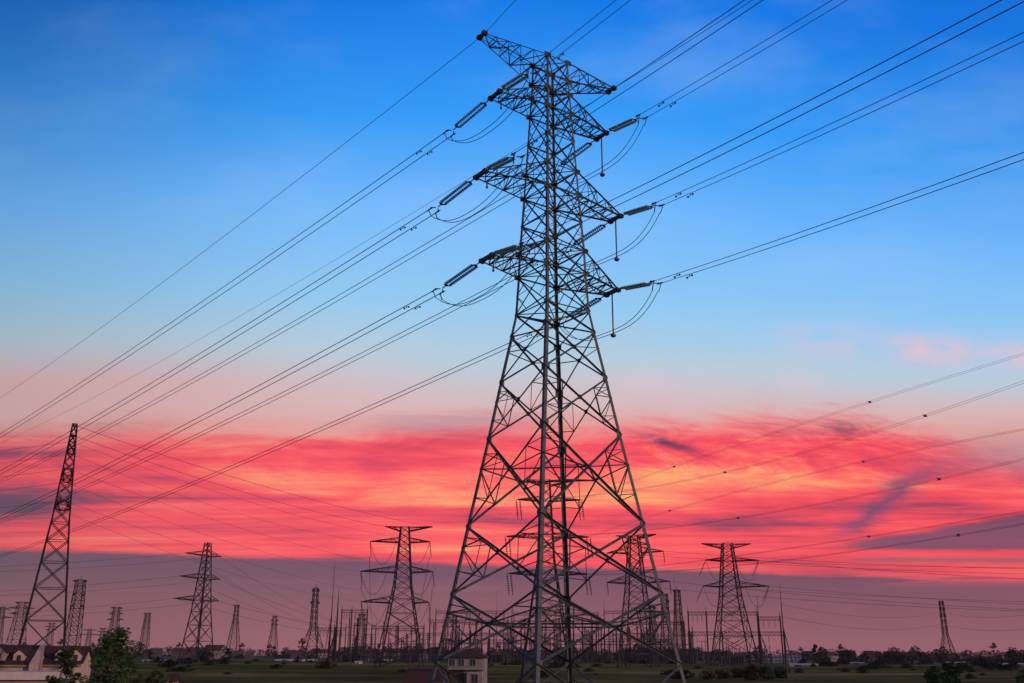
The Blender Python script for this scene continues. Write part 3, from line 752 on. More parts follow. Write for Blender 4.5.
# jumper hung pylon down to the gantries
T3 = PY['t3']
for ai in (1, 2, 3):
    for sg in (1, -1):
        P = T3['tips'][ai, sg] + Vector((0, 0, -4)); rw = ('top', 'middle', 'bottom')[ai - 1]; sn = 'left' if sg < 0 else 'right'
        Q = at(372 + 14 * ai + (28 if sg > 0 else -14), 622, 440)
        sag_wire(P, Q, 3, .055, 'thin dropper falling from the jumper hung pylon\'s %s %s arm' % (rw, sn), group='droppers to the substation')
# small pylon spans far right and far left
for i, (u0, v0, u1, v1, h0, h1, lab) in enumerate((
    (941, 612, 1060, 607, 660, 560, 'faint upper line rightwards from the lone right hand pylon'), (941, 624, 1060, 622, 660, 560, 'faint lower line rightwards from the lone right hand pylon'),
    (941, 612, 779.4, 604, 660, 372, 'faint upper line leftwards from the lone right hand pylon'), (941, 624, 779.2, 616, 660, 372, 'faint lower line leftwards from the lone right hand pylon'))):
    sag_wire(at(u0, v0, h0), at(u1, v1, h1), 4, .055, lab, group='lines of the lone right hand pylon')

# ------------------------------------------------------------------ substation
def gantry(us, v, hd, label, hd2=None, deep=1.1, peak=0.0, colr=.26):
    pts = [at(u, v, hd if hd2 is None else hd + (hd2 - hd) * i / (len(us) - 1)) for i, u in enumerate(us)]
    b = pts[0]; gz = ground_z(b.x, b.y); o = empty('substation_gantry', (b.x, b.y, gz), label, 'gantry', group='substation gantries')
    org = Vector((b.x, b.y, gz)); ax = (pts[-1] - pts[0]); ax.z = 0; ax.normalize(); nrm = Vector((-ax.y, ax.x, 0))
    for p in pts:
        m = MB(); foot = Vector((p.x, p.y, ground_z(p.x, p.y))) - org; hd_ = p - org + Vector((0, 0, .2))
        m.bar(foot + nrm * 1.5, hd_, colr); m.bar(foot - nrm * 1.5, hd_, colr)
        for t in (.3, .6): m.bar(lerp(foot + nrm * 1.5, hd_, t), lerp(foot - nrm * 1.5, hd_, t), .12)
        m.bar(hd_, hd_ + Vector((0, 0, 1.6 + peak)), .14, 4, .05)
        m.build('column', M['steel_far'], o)
    for p, q in zip(pts[:-1], pts[1:]):
        m = MB(); p, q = p - org, q - org; n = max(3, int((q - p).length / 1.3)); dn = Vector((0, 0, -deep)); w = nrm * .45
        for a in (w, -w): m.bar(p + a, q + a, .12)
        m.bar(p + dn, q + dn, .12)
        for i in range(n):
            t0, t1 = i / n, (i + .5) / n
            for a in (w, -w): m.bar(lerp(p, q, t0) + a, lerp(p, q, t1) + dn, .06, 3); m.bar(lerp(p, q, t1) + dn, lerp(p, q, (i + 1) / n) + a, .06, 3)
        m.build('beam', M['steel_far'], o)
    for i, (p, q) in enumerate(zip(pts[:-1], pts[1:])):
        for t in (.25, .5, .75):
            m = MB(); c = lerp(p, q, t) - org + Vector((0, 0, -deep)); m.tube([c, c + Vector((0, 0, -.3))], .06, 4); disc_stack(m, c + Vector((0, 0, -.3)), c + Vector((0, 0, -2.6)), .17, 8, 6); m.build('insulator', M['dark_disc'], o)
    return o
gantry([688, 706, 757], 612, 385, 'tall gantry under the wide shouldered pylon, right of the tallest pylon', peak=.5)
gantry([757.5, 780], 617, 386, 'short gantry joining the two lightning masts on the right')
gantry([688.5, 722, 784], 632, 372, 'low wide gantry in front of the wide shouldered pylon')
gantry([342, 352, 367.5], 610, 420, 'narrow tall gantry left of the jumper hung pylon')
gantry([430, 456, 482, 508], 620, 440, 'left half of the long gantry row behind the tallest pylon')
gantry([512, 540, 566, 592], 621, 442, 'central gantry of the long row behind the tallest pylon')
gantry([596, 622, 650, 684], 622, 438, 'right half of the long gantry row behind the tallest pylon')
gantry([372, 398, 424], 626, 450, 'gantry under the arms of the jumper hung pylon')
gantry([420, 462, 506, 550], 633, 510, 'farther gantry low behind the left legs of the tallest pylon')
gantry([556, 604, 652, 690], 634, 515, 'farther gantry low behind the right legs of the tallest pylon')
gantry([436, 470, 504], 611, 480, 'taller rear gantry behind the left leg of the tallest pylon', colr=.2)
gantry([514, 556, 598], 613, 485, 'taller rear gantry straight behind the tallest pylon', colr=.2)
gantry([604, 640, 676], 611, 482, 'taller rear gantry behind the right leg of the tallest pylon', colr=.2)
gantry([446, 478, 516, 548], 640, 405, 'lowest front gantry left of the tallest pylon\'s near leg', colr=.2)
gantry([560, 590, 630, 668], 639, 408, 'lowest front gantry right of the tallest pylon\'s near leg', colr=.2)
gantry([318, 330, 346], 628, 430, 'low gantry at the foot of the twin spired mast cluster', colr=.2)
# slack lines strung between the gantries
lr_ = random.Random(8)
for i in range(26):
    u = lr_.uniform(430, 640); v0 = lr_.choice((612, 620, 621, 633)); w_ = lr_.uniform(24, 50); h0 = lr_.uniform(438, 520)
    sag_wire(at(u, v0, h0), at(u + w_, v0 + lr_.uniform(-2, 3), h0 + lr_.uniform(-20, 20)), lr_.uniform(.8, 2.2), .05, 'slack line strung between the substation gantries', group='slack lines in the substation', n=10)
# bus lines on post insulators
for u0, u1, v, hd, lab in ((352, 534, 644, 380, 'straight thin busbar left of centre on a row of posts'), (540, 690, 644.5, 378, 'straight thin busbar right of centre on a row of posts')):
    a, b = at(u0, v, hd), at(u1, v, hd); gz = ground_z(a.x, a.y); o = empty('busbar', (a.x, a.y, gz), lab, 'busbar', group='substation busbars'); org = Vector((a.x, a.y, gz))
    m = MB(); m.tube([a - org, b - org], .13, 6); m.build('tube', M['steel_far'], o)
    n = int((u1 - u0) / 13)
    for i in range(n + 1):
        p = lerp(a, b, i / n) - org; m = MB(); m.tube([Vector((p.x, p.y, 0)), Vector((p.x, p.y, p.z - 2.2))], .17, 5); disc_stack(m, Vector((p.x, p.y, p.z - 2.2)), p, .2, 9, 6); m.build('post', M['dark_disc'], o)
# lightning masts
def mast(u, v, hd, strut_px, label, r0=.28):
    p = at(u, v, hd); gz = ground_z(p.x, p.y); h = p.z - gz; o = empty('lightning_mast', (p.x, p.y, gz), label, 'mast', group='lightning masts')
    m = MB(); m.tube([(0, 0, 0), (0, 0, h * .5), (0, 0, h * .78), (0, 0, h)], [r0, r0 * .8, r0 * .45, .05], 6); m.build('pole', M['steel_far'], o)
    if strut_px:
        dx_ = strut_px * hd / 1011; m = MB(); m.tube([(dx_, 0, 0), (0, 0, h * .46)], r0 * .6, 5); m.build('strut', M['steel_far'], o)
        m = MB(); m.tube([(dx_ * .4, 3.2, 0), (0, 0, h * .46)], r0 * .6, 5); m.build('strut', M['steel_far'], o)
        m = MB()
        for f_ in (.12, .22, .32): m.bar((0, 0, h * f_), (dx_ * (1 - f_ / .46), 0, h * f_), .08, 4)
        m.build('brace', M['steel_far'], o)
    return o
mast(757, 595, 380, 10, 'pointed lightning mast with raking strut beside the wide shouldered pylon')
mast(779.5, 583, 372, 7, 'tallest pointed lightning mast, rightmost of the substation')
mast(674, 575, 430, 0, 'needle thin mast outside the right leg of the tallest pylon', .16)
mast(335, 560, 410, -6, 'needle topped mast left of the narrow tall gantry', .22)
mast(339, 588, 400, -8, 'stout lightning mast beside the needle topped one', .42)
mast(604, 600, 455, 0, 'thin mast between centre and right leg of the tallest pylon', .16)
mast(497, 590, 450, 0, 'thin mast between left leg and centre of the tallest pylon', .16)
cr_ = random.Random(21)
for i in range(110):
    u = cr_.uniform(426, 694) if i < 84 else cr_.uniform(330, 426); hd = cr_.uniform(395, 560); p = at(u, 650, hd); gz = ground_z(p.x, p.y); h = cr_.uniform(9, 18); m = MB()
    m.bar((-.35, 0, 0), (-.12, 0, h), .13); m.bar((.35, 0, 0), (.12, 0, h), .13); n = int(h / 1.1)
    for j in range(n): m.bar((-.34 if j % 2 else .34, 0, h * j / n), (.3 if j % 2 else -.3, 0, h * (j + 1) / n), .06, 3)
    if i % 3 == 0: m.bar((-1.8, 0, h * .86), (1.8, 0, h * .86), .12)
    if i % 3 == 1: m.tube([(0, 0, h), (0, 0, h + 4.5)], [.1, .03], 5)
    o = m.build('lattice_post', M['steel_far']); o.location = (p.x, p.y, gz); tag(o, 'slim dark lattice post standing in the substation yard', 'post', 'slim lattice posts of the substation yard')
# dark front pole at the right lightning mast
p = at(785.5, 648, 215); gz = ground_z(p.x, p.y); m = MB(); m.tube([(0, 0, 0), (0, 0, p.z - gz)], [.20, .14], 7); m.box((0, 0, p.z - gz - .5), (1.3, .1, .12))
o = m.build('utility_pole', M['bark']); o.location = (p.x, p.y, gz); tag(o, 'dark wooden pole standing before the pale blue building', 'pole')
# equipment posts
er = random.Random(5)
for i in range(170):
    u = er.choice([er.uniform(328, 430), er.uniform(430, 690), er.uniform(430, 690), er.uniform(690, 775)]); hd = er.uniform(350, 560)
    p = at(u, 650, hd); gz = ground_z(p.x, p.y); h = er.uniform(4.0, 9.5); m = MB()
    m.bar((0, 0, 0), (0, 0, h * .5), .22); disc_stack(m, Vector((0, 0, h * .5)), Vector((0, 0, h)), .24, 7, 6)
    if i % 3 == 0: m.box((0, 0, h * .5), (1.6, .7, .5))
    if i % 4 == 1: m.tube([(-1.6, 0, h), (1.6, 0, h)], .09, 5)
    o = m.build('equipment_post', M['dark_disc']); o.location = (p.x, p.y, gz)
    tag(o, 'slim dark equipment post standing under the substation gantries', 'post', 'substation equipment posts')
for u, hd, sz in ((500, 395, (7, 4, 5)), (640, 405, (8, 4, 5.5)), (414, 390, (6, 4, 4.6)), (735, 365, (6, 4, 4.6))):
    p = at(u, 655, hd); gz = ground_z(p.x, p.y)
    o = empty('transformer', (p.x, p.y, gz), 'dark boxy transformer on the ground ' + {500: 'left of the near leg of the tallest pylon', 640: 'inside the right leg of the tallest pylon', 414: 'below the jumper hung pylon', 735: 'below the wide shouldered pylon'}[u], 'transformer', group='transformers')
    m = MB(); m.box((0, 0, sz[2] * .35), (sz[0], sz[1], sz[2] * .7)); m.build('tank', M['wall_dark'], o)
    m = MB()
    for i in range(6): m.box((-sz[0] * .4 + i * sz[0] * .16, -sz[1] * .5 - .45, sz[2] * .33), (.18, .85, sz[2] * .55))
    m.build('radiator', M['wall_dark'], o)
    for k in (-1, 0, 1):
        m = MB(); disc_stack(m, Vector((k * sz[0] * .28, 0, sz[2] * .7)), Vector((k * sz[0] * .34, 0, sz[2] * 1.25)), .26, 7, 6); m.build('bushing', M['dark_disc'], o)

# ------------------------------------------------------------------ vegetation
def leaf_mesh(m, c, r, n, sz, rg, flat=.8):
    for _ in range(n):
        while True:
            v = Vector((rg.uniform(-1, 1), rg.uniform(-1, 1), rg.uniform(-1, 1)))
            if v.length < 1: break
        v = v.normalized() * (v.length ** .6)
        p = Vector(c) + Vector((v.x * r, v.y * r, v.z * r * flat)); a = rg.uniform(0, 6.28); b = rg.uniform(-1.2, 1.2)
        u_ = Vector((math.cos(a), math.sin(a), rg.uniform(-.5, .5))).normalized(); w_ = u_.cross(Vector((math.sin(b), .3, math.cos(b)))).normalized(); s_ = sz * rg.uniform(.6, 1.4)
        m.poly([p - u_ * s_, p + w_ * s_ * .5, p + u_ * s_, p - w_ * s_ * .5])
def tree(loc, h, w, label, seed, group=None, leaf=.16, clumps=34, per=60, mt='leaf', trunk_f=.3, name='leafy_tree', cat='tree', conical=0.0):
    rg = random.Random(seed); o = empty(name, loc, label, cat, rg.uniform(0, 6), group)
    t = MB(); tr = max(.06, h * .018); pts = [(0, 0, 0)]
    for i in range(1, 6): pts.append((rg.uniform(-.03, .03) * w * i, rg.uniform(-.03, .03) * w * i, h * .9 * i / 5))
    t.tube(pts, [tr * (1 - .16 * i) for i in range(6)], 7)
    cr = MB()
    for i in range(clumps):
        f_ = rg.random(); zz = h * (trunk_f + (1 - trunk_f) * f_); prof = math.sin(math.pi * (.12 + .83 * f_)) ** .7
        prof = prof * (1 - conical) + (1 - f_) * conical
        a = rg.uniform(0, 6.28); rad_ = w / 2 * prof * rg.uniform(.25, 1.0); c = Vector((math.cos(a) * rad_, math.sin(a) * rad_, zz)); cs = w * rg.uniform(.09, .19)
        base_ = Vector((pts[2][0], pts[2][1], max(h * .12, zz - rad_ * 1.1))); t.tube([base_, lerp(base_, c, .6) + Vector((0, 0, -.05 * h * .2)), c], [tr * .4, tr * .25, tr * .08], 4)
        leaf_mesh(cr, c, cs, per, leaf, rg)
    t.build('trunk', M['bark'], o); cr.build('crown', M[mt], o); return o
wood = MB(); wr = random.Random(77)
for i in range(420):
    a = R(-46 + 92 * i / 420 + wr.uniform(-.1, .1)); d = wr.uniform(1080, 1250); x, y = math.sin(a) * d, math.cos(a) * d
    h = 5.5 + 4.0 * abs(math.sin(i * .21) * math.sin(i * .057 + 1)) + wr.uniform(0, 2.5)
    for k in range(4): leaf_mesh(wood, (x + wr.uniform(-6, 6), y, 6 + h * (.15 + .23 * k)), 4.6 - .5 * k, 16, 1.1, wr, .7)
tag(wood.build('distant_wood', M['leaf_far']), kind='stuff')
# roadside trees close to the camera
def gtree(u, vtop, hd, wpx, label, seed, **kw):
    p = at(u, vtop, hd); gz = ground_z(p.x, p.y); return tree((p.x, p.y, gz), p.z - gz, wpx * hd / 1011, label, seed, **kw)
gtree(118, 631, 88, 46, 'leafy green roadside tree right of the peach houses, the tallest tree in view', 11, clumps=60, per=70, leaf=.17, trunk_f=.25)
gtree(66, 652, 82, 32, 'smaller leafy tree growing in front of the peach houses', 12, clumps=46, per=60, leaf=.16, trunk_f=.2)
gtree(134, 649, 105, 22, 'small sapling leaning out beside the leafy roadside tree', 18, clumps=20, per=50, leaf=.16, trunk_f=.2)
gtree(156, 664, 140, 18, 'low dark bush between the roadside tree and the little hut', 13, clumps=26, per=50, leaf=.2, trunk_f=.05)
gtree(937, 669, 190, 24, 'dark round bush at lower right below the lone pylon', 14, clumps=36, per=60, leaf=.24, trunk_f=.05)
gtree(949, 662, 196, 16, 'dark upright bush at lower right, its neighbour on the left lower', 15, clumps=28, per=55, leaf=.24, trunk_f=.05)
gtree(1021, 672, 185, 12, 'dark bush cut by the lower right corner of the picture', 16, clumps=18, per=50, leaf=.22, trunk_f=.05)
# hedge of autumn bushes on the right
hb = [(708, 671, 'leaf_autumn'), (722, 669, 'leaf_autumn'), (738, 669, 'leaf_autumn'), (752, 667, 'leaf_autumn'), (767, 666, 'leaf'), (781, 668, 'leaf_far')]
hl = ['leftmost rusty bush of the hedge at lower right', 'second rusty bush from the left in the hedge at lower right', 'middle rusty bush of the hedge at lower right', 'rusty bush beside the tall yellow green one in the hedge', 'tall yellow green bush in the hedge at lower right', 'dark bush closing the hedge on the right by the wooden pole']
for i, (u, v, mt) in enumerate(hb): gtree(u, v, 215 + 4 * (i % 3), 19, hl[i], 40 + i, group='bushes of the hedge at lower right', clumps=34, per=55, leaf=.26, trunk_f=.02, mt=mt, name='hedge_bush', cat='bush')
# tree line far off: copies of four kinds
protos = []
far_lab = ['round dark tree in the tree line along the horizon', 'broad dark tree in the tree line along the horizon', 'tall dark tree in the tree line along the horizon', 'low dark bush in the tree line along the horizon']
for i, (h, w, cn) in enumerate(((9, 9, 0), (8, 13, 0), (12, 7, .3), (5, 10, 0))):
    protos.append(tree((0, 0, 0), h, w, far_lab[i], 70 + i, 'trees along the horizon', leaf=.55, clumps=26, per=26, mt='leaf_far', trunk_f=.08))
first = [True] * 4; tr_ = random.Random(9)
def place_far(u, hd, k, sc):
    p = at(u, 656, hd); gz = ground_z(p.x, p.y); o = protos[k]
    if first[k]: first[k] = False
    else: o = copy_tree(o)
    o.location = (p.x, p.y, gz - .2); o.scale = (sc, sc, sc * tr_.uniform(.85, 1.15)); o.rotation_euler.z = tr_.uniform(0, 6.28); return o
for i in range(118): place_far(-60 + i * 9.8 + tr_.uniform(-5, 5), tr_.uniform(780, 1050), tr_.choice((0, 1, 1, 2, 3)), tr_.uniform(.75, 1.15))
for i in range(86): place_far(tr_.choice((tr_.uniform(-40, 330), tr_.uniform(600, 1060), tr_.uniform(800, 1060))), tr_.uniform(420, 760), tr_.choice((0, 1, 3, 3)), tr_.uniform(.45, .8))
for i in range(76): place_far(tr_.uniform(340, 700), tr_.uniform(540, 720), tr_.choice((0, 1, 1, 3)), tr_.uniform(.6, .95))
fb_ = tree((0, 0, 0), 2.2, 4.2, 'low dark bush in the fields below the tree line', 83, 'bushes scattered over the fields', leaf=.34, clumps=20, per=24, mt='leaf_far', trunk_f=.04, name='field_bush', cat='bush')
fr_ = random.Random(31)
for i in range(110):
    o = fb_ if i == 0 else copy_tree(fb_)
    u = fr_.choice((fr_.uniform(135, 430), fr_.uniform(480, 700), fr_.uniform(790, 1030), fr_.uniform(790, 1030))); hd = fr_.choice((fr_.uniform(215, 300), fr_.uniform(280, 480)))
    p = at(u, 660, hd); k = fr_.uniform(.25, .75); o.location = (p.x, p.y, ground_z(p.x, p.y) - .15); o.scale = (k * fr_.uniform(1, 2.2), k, k * fr_.uniform(.6, 1.1)); o.rotation_euler.z = fr_.uniform(-.4, .4)
o = gtree(815, 645.5, 520, 10, 'pointed dark tree beside the rounded clump right of the pale blue building', 90, leaf=.5, clumps=26, per=26, mt='leaf_far', trunk_f=.05, conical=.8)
gtree(822, 648.5, 525, 14, 'rounded dark tree clump next to the pointed tree on the right', 91, leaf=.5, clumps=30, per=26, mt='leaf_far', trunk_f=.05)
gtree(941, 647.5, 560, 16, 'rounded dark tree at the foot of the lone right hand pylon', 92, leaf=.55, clumps=30, per=26, mt='leaf_far', trunk_f=.05)
gtree(1014, 649, 540, 18, 'rounded dark tree at the right edge of the horizon', 93, leaf=.55, clumps=30, per=26, mt='leaf_far', trunk_f=.05)
for u in (892, 896, 899): gtree(u, 650, 700, 3, 'thin poplar, one of three side by side on the right horizon', 94 + u, group='three poplars on the right horizon', leaf=.4, clumps=10, per=20, mt='leaf_far', trunk_f=.1, name='poplar_tree')
for u, v, hd, w, lab in ((205, 650, 430, 13, 'round dark tree at the foot of the drooping armed pylon'), (900, 658, 420, 60, 'long dark thicket in the fields at right, left of the lone pylon'), (985, 660, 380, 26, 'dark thicket in the fields at right, beside the pale sheds')):
    gtree(u, v, hd, w, lab, int(u), leaf=.5, clumps=46, per=28, mt='leaf_far', trunk_f=.02, name='thicket' if w > 20 else 'leafy_tree')

# ------------------------------------------------------------------ houses
def house_parts(o, x0, x1, dep, ze, zr, wall, roof, gable=True, over=.35, hip=False, z0=0.0):
    """walls and roof; facade on y=0 facing -y, ridge along x"""
    m = MB(); m.box(((x0 + x1) / 2, dep / 2, (z0 + ze) / 2), (x1 - x0, dep, ze - z0))
    if not hip:
        for x in (x0 + .11, x1 - .11): m.prism([(x - .11, 0, ze), (x - .11, dep, ze), (x - .11, dep / 2, zr - .15)], [(x + .11, 0, ze), (x + .11, dep, ze), (x + .11, dep / 2, zr - .15)])
    w = m.build('wall', M[wall], o)
    m = MB(); t = .16; k = (zr - ze) / (dep / 2)
    if hip:
        e = over; i_ = min(dep / 2, (x1 - x0) / 2 * .8)
        A, B, C, D = (x0 - e, -e, ze), (x1 + e, -e, ze), (x1 + e, dep + e, ze), (x0 - e, dep + e, ze); P, Q = (x0 + i_, dep / 2, zr), (x1 - i_, dep / 2, zr)
        m.poly([A, B, Q, P]); m.poly([B, C, Q]); m.poly([C, D, P, Q]); m.poly([D, A, P]); m.poly([D, C, B, A])
        m.box(((P[0] + Q[0]) / 2, dep / 2, zr + .05), (Q[0] - P[0] + .4, .3, .22))
    else:
        for s_ in (0, 1):
            ye = -over if s_ == 0 else dep + over; zed = ze - over * k
            pr = [(ye, zed), (dep / 2, zr), (dep / 2, zr + t), (ye, zed + t)]
            m.prism([(x0 - over * .5, y, z) for y, z in pr], [(x1 + over * .5, y, z) for y, z in pr])
        m.box(((x0 + x1) / 2, dep / 2, zr + t + .05), (x1 - x0 + over, .35, .2))
    rf = m.build('roof', M[roof], o); return w, rf
def window(o, x, z, w, h, y=0.0, face='-y', arch=False, sill=True):
    m = MB(); th = .1
    def P(a, b, c): return (a, y + b, c) if face == '-y' else (y - b, a, c)
    def bx(m, a0, a1, b0, b1, c0, c1):
        A = [P(a0, b0, c0), P(a1, b0, c0), P(a1, b1, c0), P(a0, b1, c0)]; B = [P(a0, b0, c1), P(a1, b0, c1), P(a1, b1, c1), P(a0, b1, c1)]; m.prism(A, B)
    bx(m, x - w / 2 - th, x - w / 2, -.07, .02, z, z + h); bx(m, x + w / 2, x + w / 2 + th, -.07, .02, z, z + h); bx(m, x - w / 2 - th, x + w / 2 + th, -.075, .02, z + h, z + h + th)
    bx(m, x - .03, x + .03, -.05, .02, z + .01, z + h)
    if arch:
        pr0 = [P(x + (w / 2 + th) * math.cos(a), -.07, z + h + th + (w / 2 + th) * .8 * math.sin(a)) for a in [math.pi * i / 8 for i in range(9)]]; pr1 = [P(x + (w / 2 + th) * math.cos(a), .02, z + h + th + (w / 2 + th) * .8 * math.sin(a)) for a in [math.pi * i / 8 for i in range(9)]]
        m.prism(pr0, pr1)
    f_ = m.build('window', M['frame'], o)
    if sill: m = MB(); bx(m, x - w / 2 - .2, x + w / 2 + .2, -.16, .02, z - .12, z); m.build('sill', M['frame'], f_)
    m = MB(); bx(m, x - w / 2, x + w / 2, -.025, .01, z, z + h); m.build('pane', M['pane'], f_)
    return f_
def dormer(o, x, ze, w, h, wall, roof, dep=2.2, y=.1):
    """small gabled dormer standing on the eave"""
    m = MB(); pr = [(x - w / 2, ze), (x + w / 2, ze), (x + w / 2, ze + h), (x, ze + h + w * .42), (x - w / 2, ze + h)]
    m.prism([(a, y, b) for a, b in pr], [(a, y + dep, b) for a, b in pr]); d = m.build('dormer', M[wall], o)
    m = MB(); t = .09
    for s_ in (1, -1):
        q = [(x, ze + h + w * .42 + .004), (x + s_ * (w / 2 + .18), ze + h - .12), (x + s_ * (w / 2 + .18), ze + h - .12 + t), (x, ze + h + w * .42 + t)]
        m.prism([(a, y - .14, b) for a, b in q], [(a, y + dep, b) for a, b in q])
    m.build('dormer_roof', M[roof], d)
    m = MB(); m.box((x, y - .015, ze + h * .52), (w * .36, .05, h * .78))
    m.build('pane', M['pane'], d); return d
# left terrace: two houses joined, on the slope about 120 m away
HY = R(14)
def local_house(u, hd, rz, label, cat='house', name='terraced_house', group=None):
    p = at(u, 662, hd); gz = ground_z(p.x, p.y) - .6; return empty(name, (p.x, p.y, gz), label, cat, rz, group), gz
hA, gA = local_house(33, 122, HY, 'peach terraced house cut by the left edge, under a dark roof', group='peach terraced houses')
zr = zat(10, 647.5, 122) - gA; ze = zat(10, 662.5, 122) - gA; px = 122 / 1011 * 1.13
house_parts(hA, -9.0, 0, 7.0, ze, zr, 'wall_peach', 'roof_dark')
m = MB(); m.prism([(-.16, -.9, ze - 3.4), (-.16, 3.5, ze - 3.4), (-.16, 3.5, zr + .35), (-.16, -.9, ze - .1)], [(.28, -.9, ze - 3.4), (.28, 3.5, ze - 3.4), (.28, 3.5, zr + .35), (.28, -.9, ze - .1)]); m.build('party_wall', M['wall_peach'], hA)
dormer(hA, -3.6, ze - .9, 1.5, 2.0, 'wall_peach', 'roof_dark'); dormer(hA, -1.5, ze - .15, 1.15, 1.0, 'wall_peach', 'roof_dark')
for x in (-5.6, -3.6, -1.5): window(hA, x, ze - 2.9, .9, 1.3)
m = MB(); m.box((-4.5, -.22, ze - .35), (9, .35, .14)); m.build('gutter', M['wall_grey'], hA)
hB, gB = local_house(82, 126, HY, 'peach terraced house with its bright right gable end facing the fields', group='peach terraced houses')
zr = zat(60, 648.5, 126) - gB; ze = zat(60, 662.5, 126) - gB
house_parts(hB, -5.6, 0, 7.0, ze, zr, 'wall_peach', 'roof_dark')
dormer(hB, -4.8, ze - .15, 1.15, 1.1, 'wall_peach', 'roof_dark'); dormer(hB, -2.4, ze - .15, 1.15, 1.1, 'wall_peach', 'roof_dark'); dormer(hB, -.75, ze - .15, 1.1, 1.1, 'wall_peach', 'roof_dark')
for x in (-4.8, -2.9, -1.1): window(hB, x, ze - 2.9, .9, 1.3)
m = MB(); m.box((-2.8, -.22, ze - .35), (5.6, .35, .14)); m.build('gutter', M['wall_grey'], hB)
fb, gF = local_house(54, 104, R(10), 'flat roofed pale block in front of the peach houses at lower left', 'building', 'flat_roofed_block')
zt = zat(30, 672, 104) - gF
m = MB(); m.box((-5.5, 3, zt / 2 - .4), (11, 6, zt - .8)); m.build('wall', M['wall_grey'], fb)
m = MB(); m.box((-5.5, 2.9, zt - .35), (11.5, 6.6, .7)); m.build('parapet', M['wall_white'], fb)
for x in (-1.6, -4.0, -6.6, -9.2): window(fb, x, zt - 2.7, 1.3, 1.5)
# house behind the left leg of the tallest pylon
hc, gC = local_house(449, 152, R(-4), 'pale two storey house with dark hipped roof behind the left leg of the tallest pylon', name='hipped_roof_house')
s_ = 152 / 1011.0
zr = zat(467, 649.5, 152) - gC; ze = zat(467, 657.5, 152) - gC; z2 = zat(467, 669, 152) - gC
house_parts(hc, 0, 35 * s_, 5.6, ze, zr, 'wall_grey', 'roof_dark', hip=True, over=.5)
for x in (2.3, 11.5, 23): window(hc, x * s_ + .1, z2 + .45, .85, .95)
m = MB(); m.box((17 * s_, -.35, z2 - .02), (35 * s_ + .3, .7, .14)); m.build('ledge', M['wall_grey'], hc)
m = MB(); m.box((27 * s_, -.9, z2 / 2 - .2), (15 * s_, 1.8, z2 - .4)); m.build('bay', M['wall_grey'], hc)
window(hc, 27 * s_, z2 - 1.9, .95, 1.2, y=-1.8)
m = MB(); m.poly([(-3.2, -1.6, z2 - 2.6), (2.3, -1.6, z2 - 2.6), (2.3, -.02, z2 - .25), (-.8, -.02, z2 - .25)]); m.poly([(-3.2, -1.6, z2 - 2.75), (-.8, -.02, z2 - .4), (2.3, -.02, z2 - .4), (2.3, -1.6, z2 - 2.75)])
m.build('porch_roof', M['roof_dark'], hc)
ha, g2 = local_house(408, 140, R(-20), 'low gabled house with red brown roof at the bottom, left of the hipped house', name='gabled_house')
zr = zat(416, 671, 140) - g2
house_parts(ha, -.6, 5.0, 3.4, zr - 1.6, zr, 'wall_dark', 'roof_red'); window(ha, 2, zr - 3.0, .8, .9)
hut, g3 = local_house(169, 138, R(12), 'tiny hut with dark cap roof at the bottom left between bushes', 'hut', 'garden_hut')
zr = zat(172, 677, 138) - g3
house_parts(hut, 0, 1.3, 1.2, zr - .45, zr, 'wall_peach', 'roof_dark', over=.2); m = MB(); m.box((.5, -.02, (zr - .5) * .5), (.45, .06, zr - .7)); m.build('door', M['pane'], hut)

# far buildings
def block(u0, u1, vt, hd, dep, label, wall='wall_dark', roof=None, rows=2, cols=5, name='apartment_block', cat='building', vb=None, group=None, pitched=False):
    a, b = at(u0, vt, hd), at(u1, vt, hd); gz = ground_z(a.x, a.y) - .1; h = a.z - gz; w = (b - a).length; ang = math.atan2((b - a).y, (b - a).x)
    o = empty(name, (a.x, a.y, gz), label, cat, ang, group)
    m = MB(); hh = h - (1.4 if pitched else .35); m.box((w / 2, dep / 2, hh / 2), (w, dep, hh)); m.build('wall', M[wall], o)
    m = MB()
    if pitched:
        pr = [(-.4, hh - .15), (dep + .4, hh - .15), (dep / 2, h)]; m.prism([(-.3, y, z) for y, z in pr], [(w + .3, y, z) for y, z in pr])
    else: m.box((w / 2, dep / 2, h - .17), (w + .4, dep + .4, .35))
    m.build('roof', M[roof or wall], o)
    for r_ in range(rows):
        for c in range(cols):
            ww, wh = w / cols * .5, hh / rows * .42; x, z = w * (c + .5) / cols, hh * (r_ + .38) / rows
            m = MB(); m.box((x, -.015, z + wh / 2), (ww, .08, wh)); m.build('window', M['pane'], o)
    return o
BL = [
    (151, 163, 648, 640, 12, 'dark square block on the horizon right of the roadside tree', 'wall_dark', 3, 4), (172, 183, 652, 660, 10, 'low dark block on the horizon left of the drooping armed pylon', 'wall_dark', 2, 4),
    (217, 229, 649.5, 650, 12, 'dark three storey block on the horizon right of the drooping armed pylon', 'wall_dark', 3, 4), (234, 244, 650.5, 655, 12, 'dark block on the horizon at the foot of the small tapering pylon', 'wall_dark', 3, 3),
    (245, 254, 652.5, 640, 12, 'low dark block on the horizon beside the red roofed shed', 'wall_dark', 2, 3), (284, 293, 650.5, 690, 12, 'dark block on the horizon above the long white shed, left one', 'wall_dark', 3, 3),
    (297, 306, 650.5, 692, 12, 'dark block on the horizon above the long white shed, right one', 'wall_dark', 3, 3)]
for u0, u1, vt, hd, dp, lab, wl, rw, cl in BL: block(u0, u1, vt, hd, dp, lab, wl, None, rw, cl, group='blocks on the left horizon')
block(747, 801, 655.2, 520, 14, 'long pale blue building behind the hedge at right', 'wall_blue', None, 2, 14, name='office_building')
block(680, 697, 648.5, 560, 12, 'dark flat topped block between the tallest pylon and the right gantries', 'wall_dark', None, 3, 5)
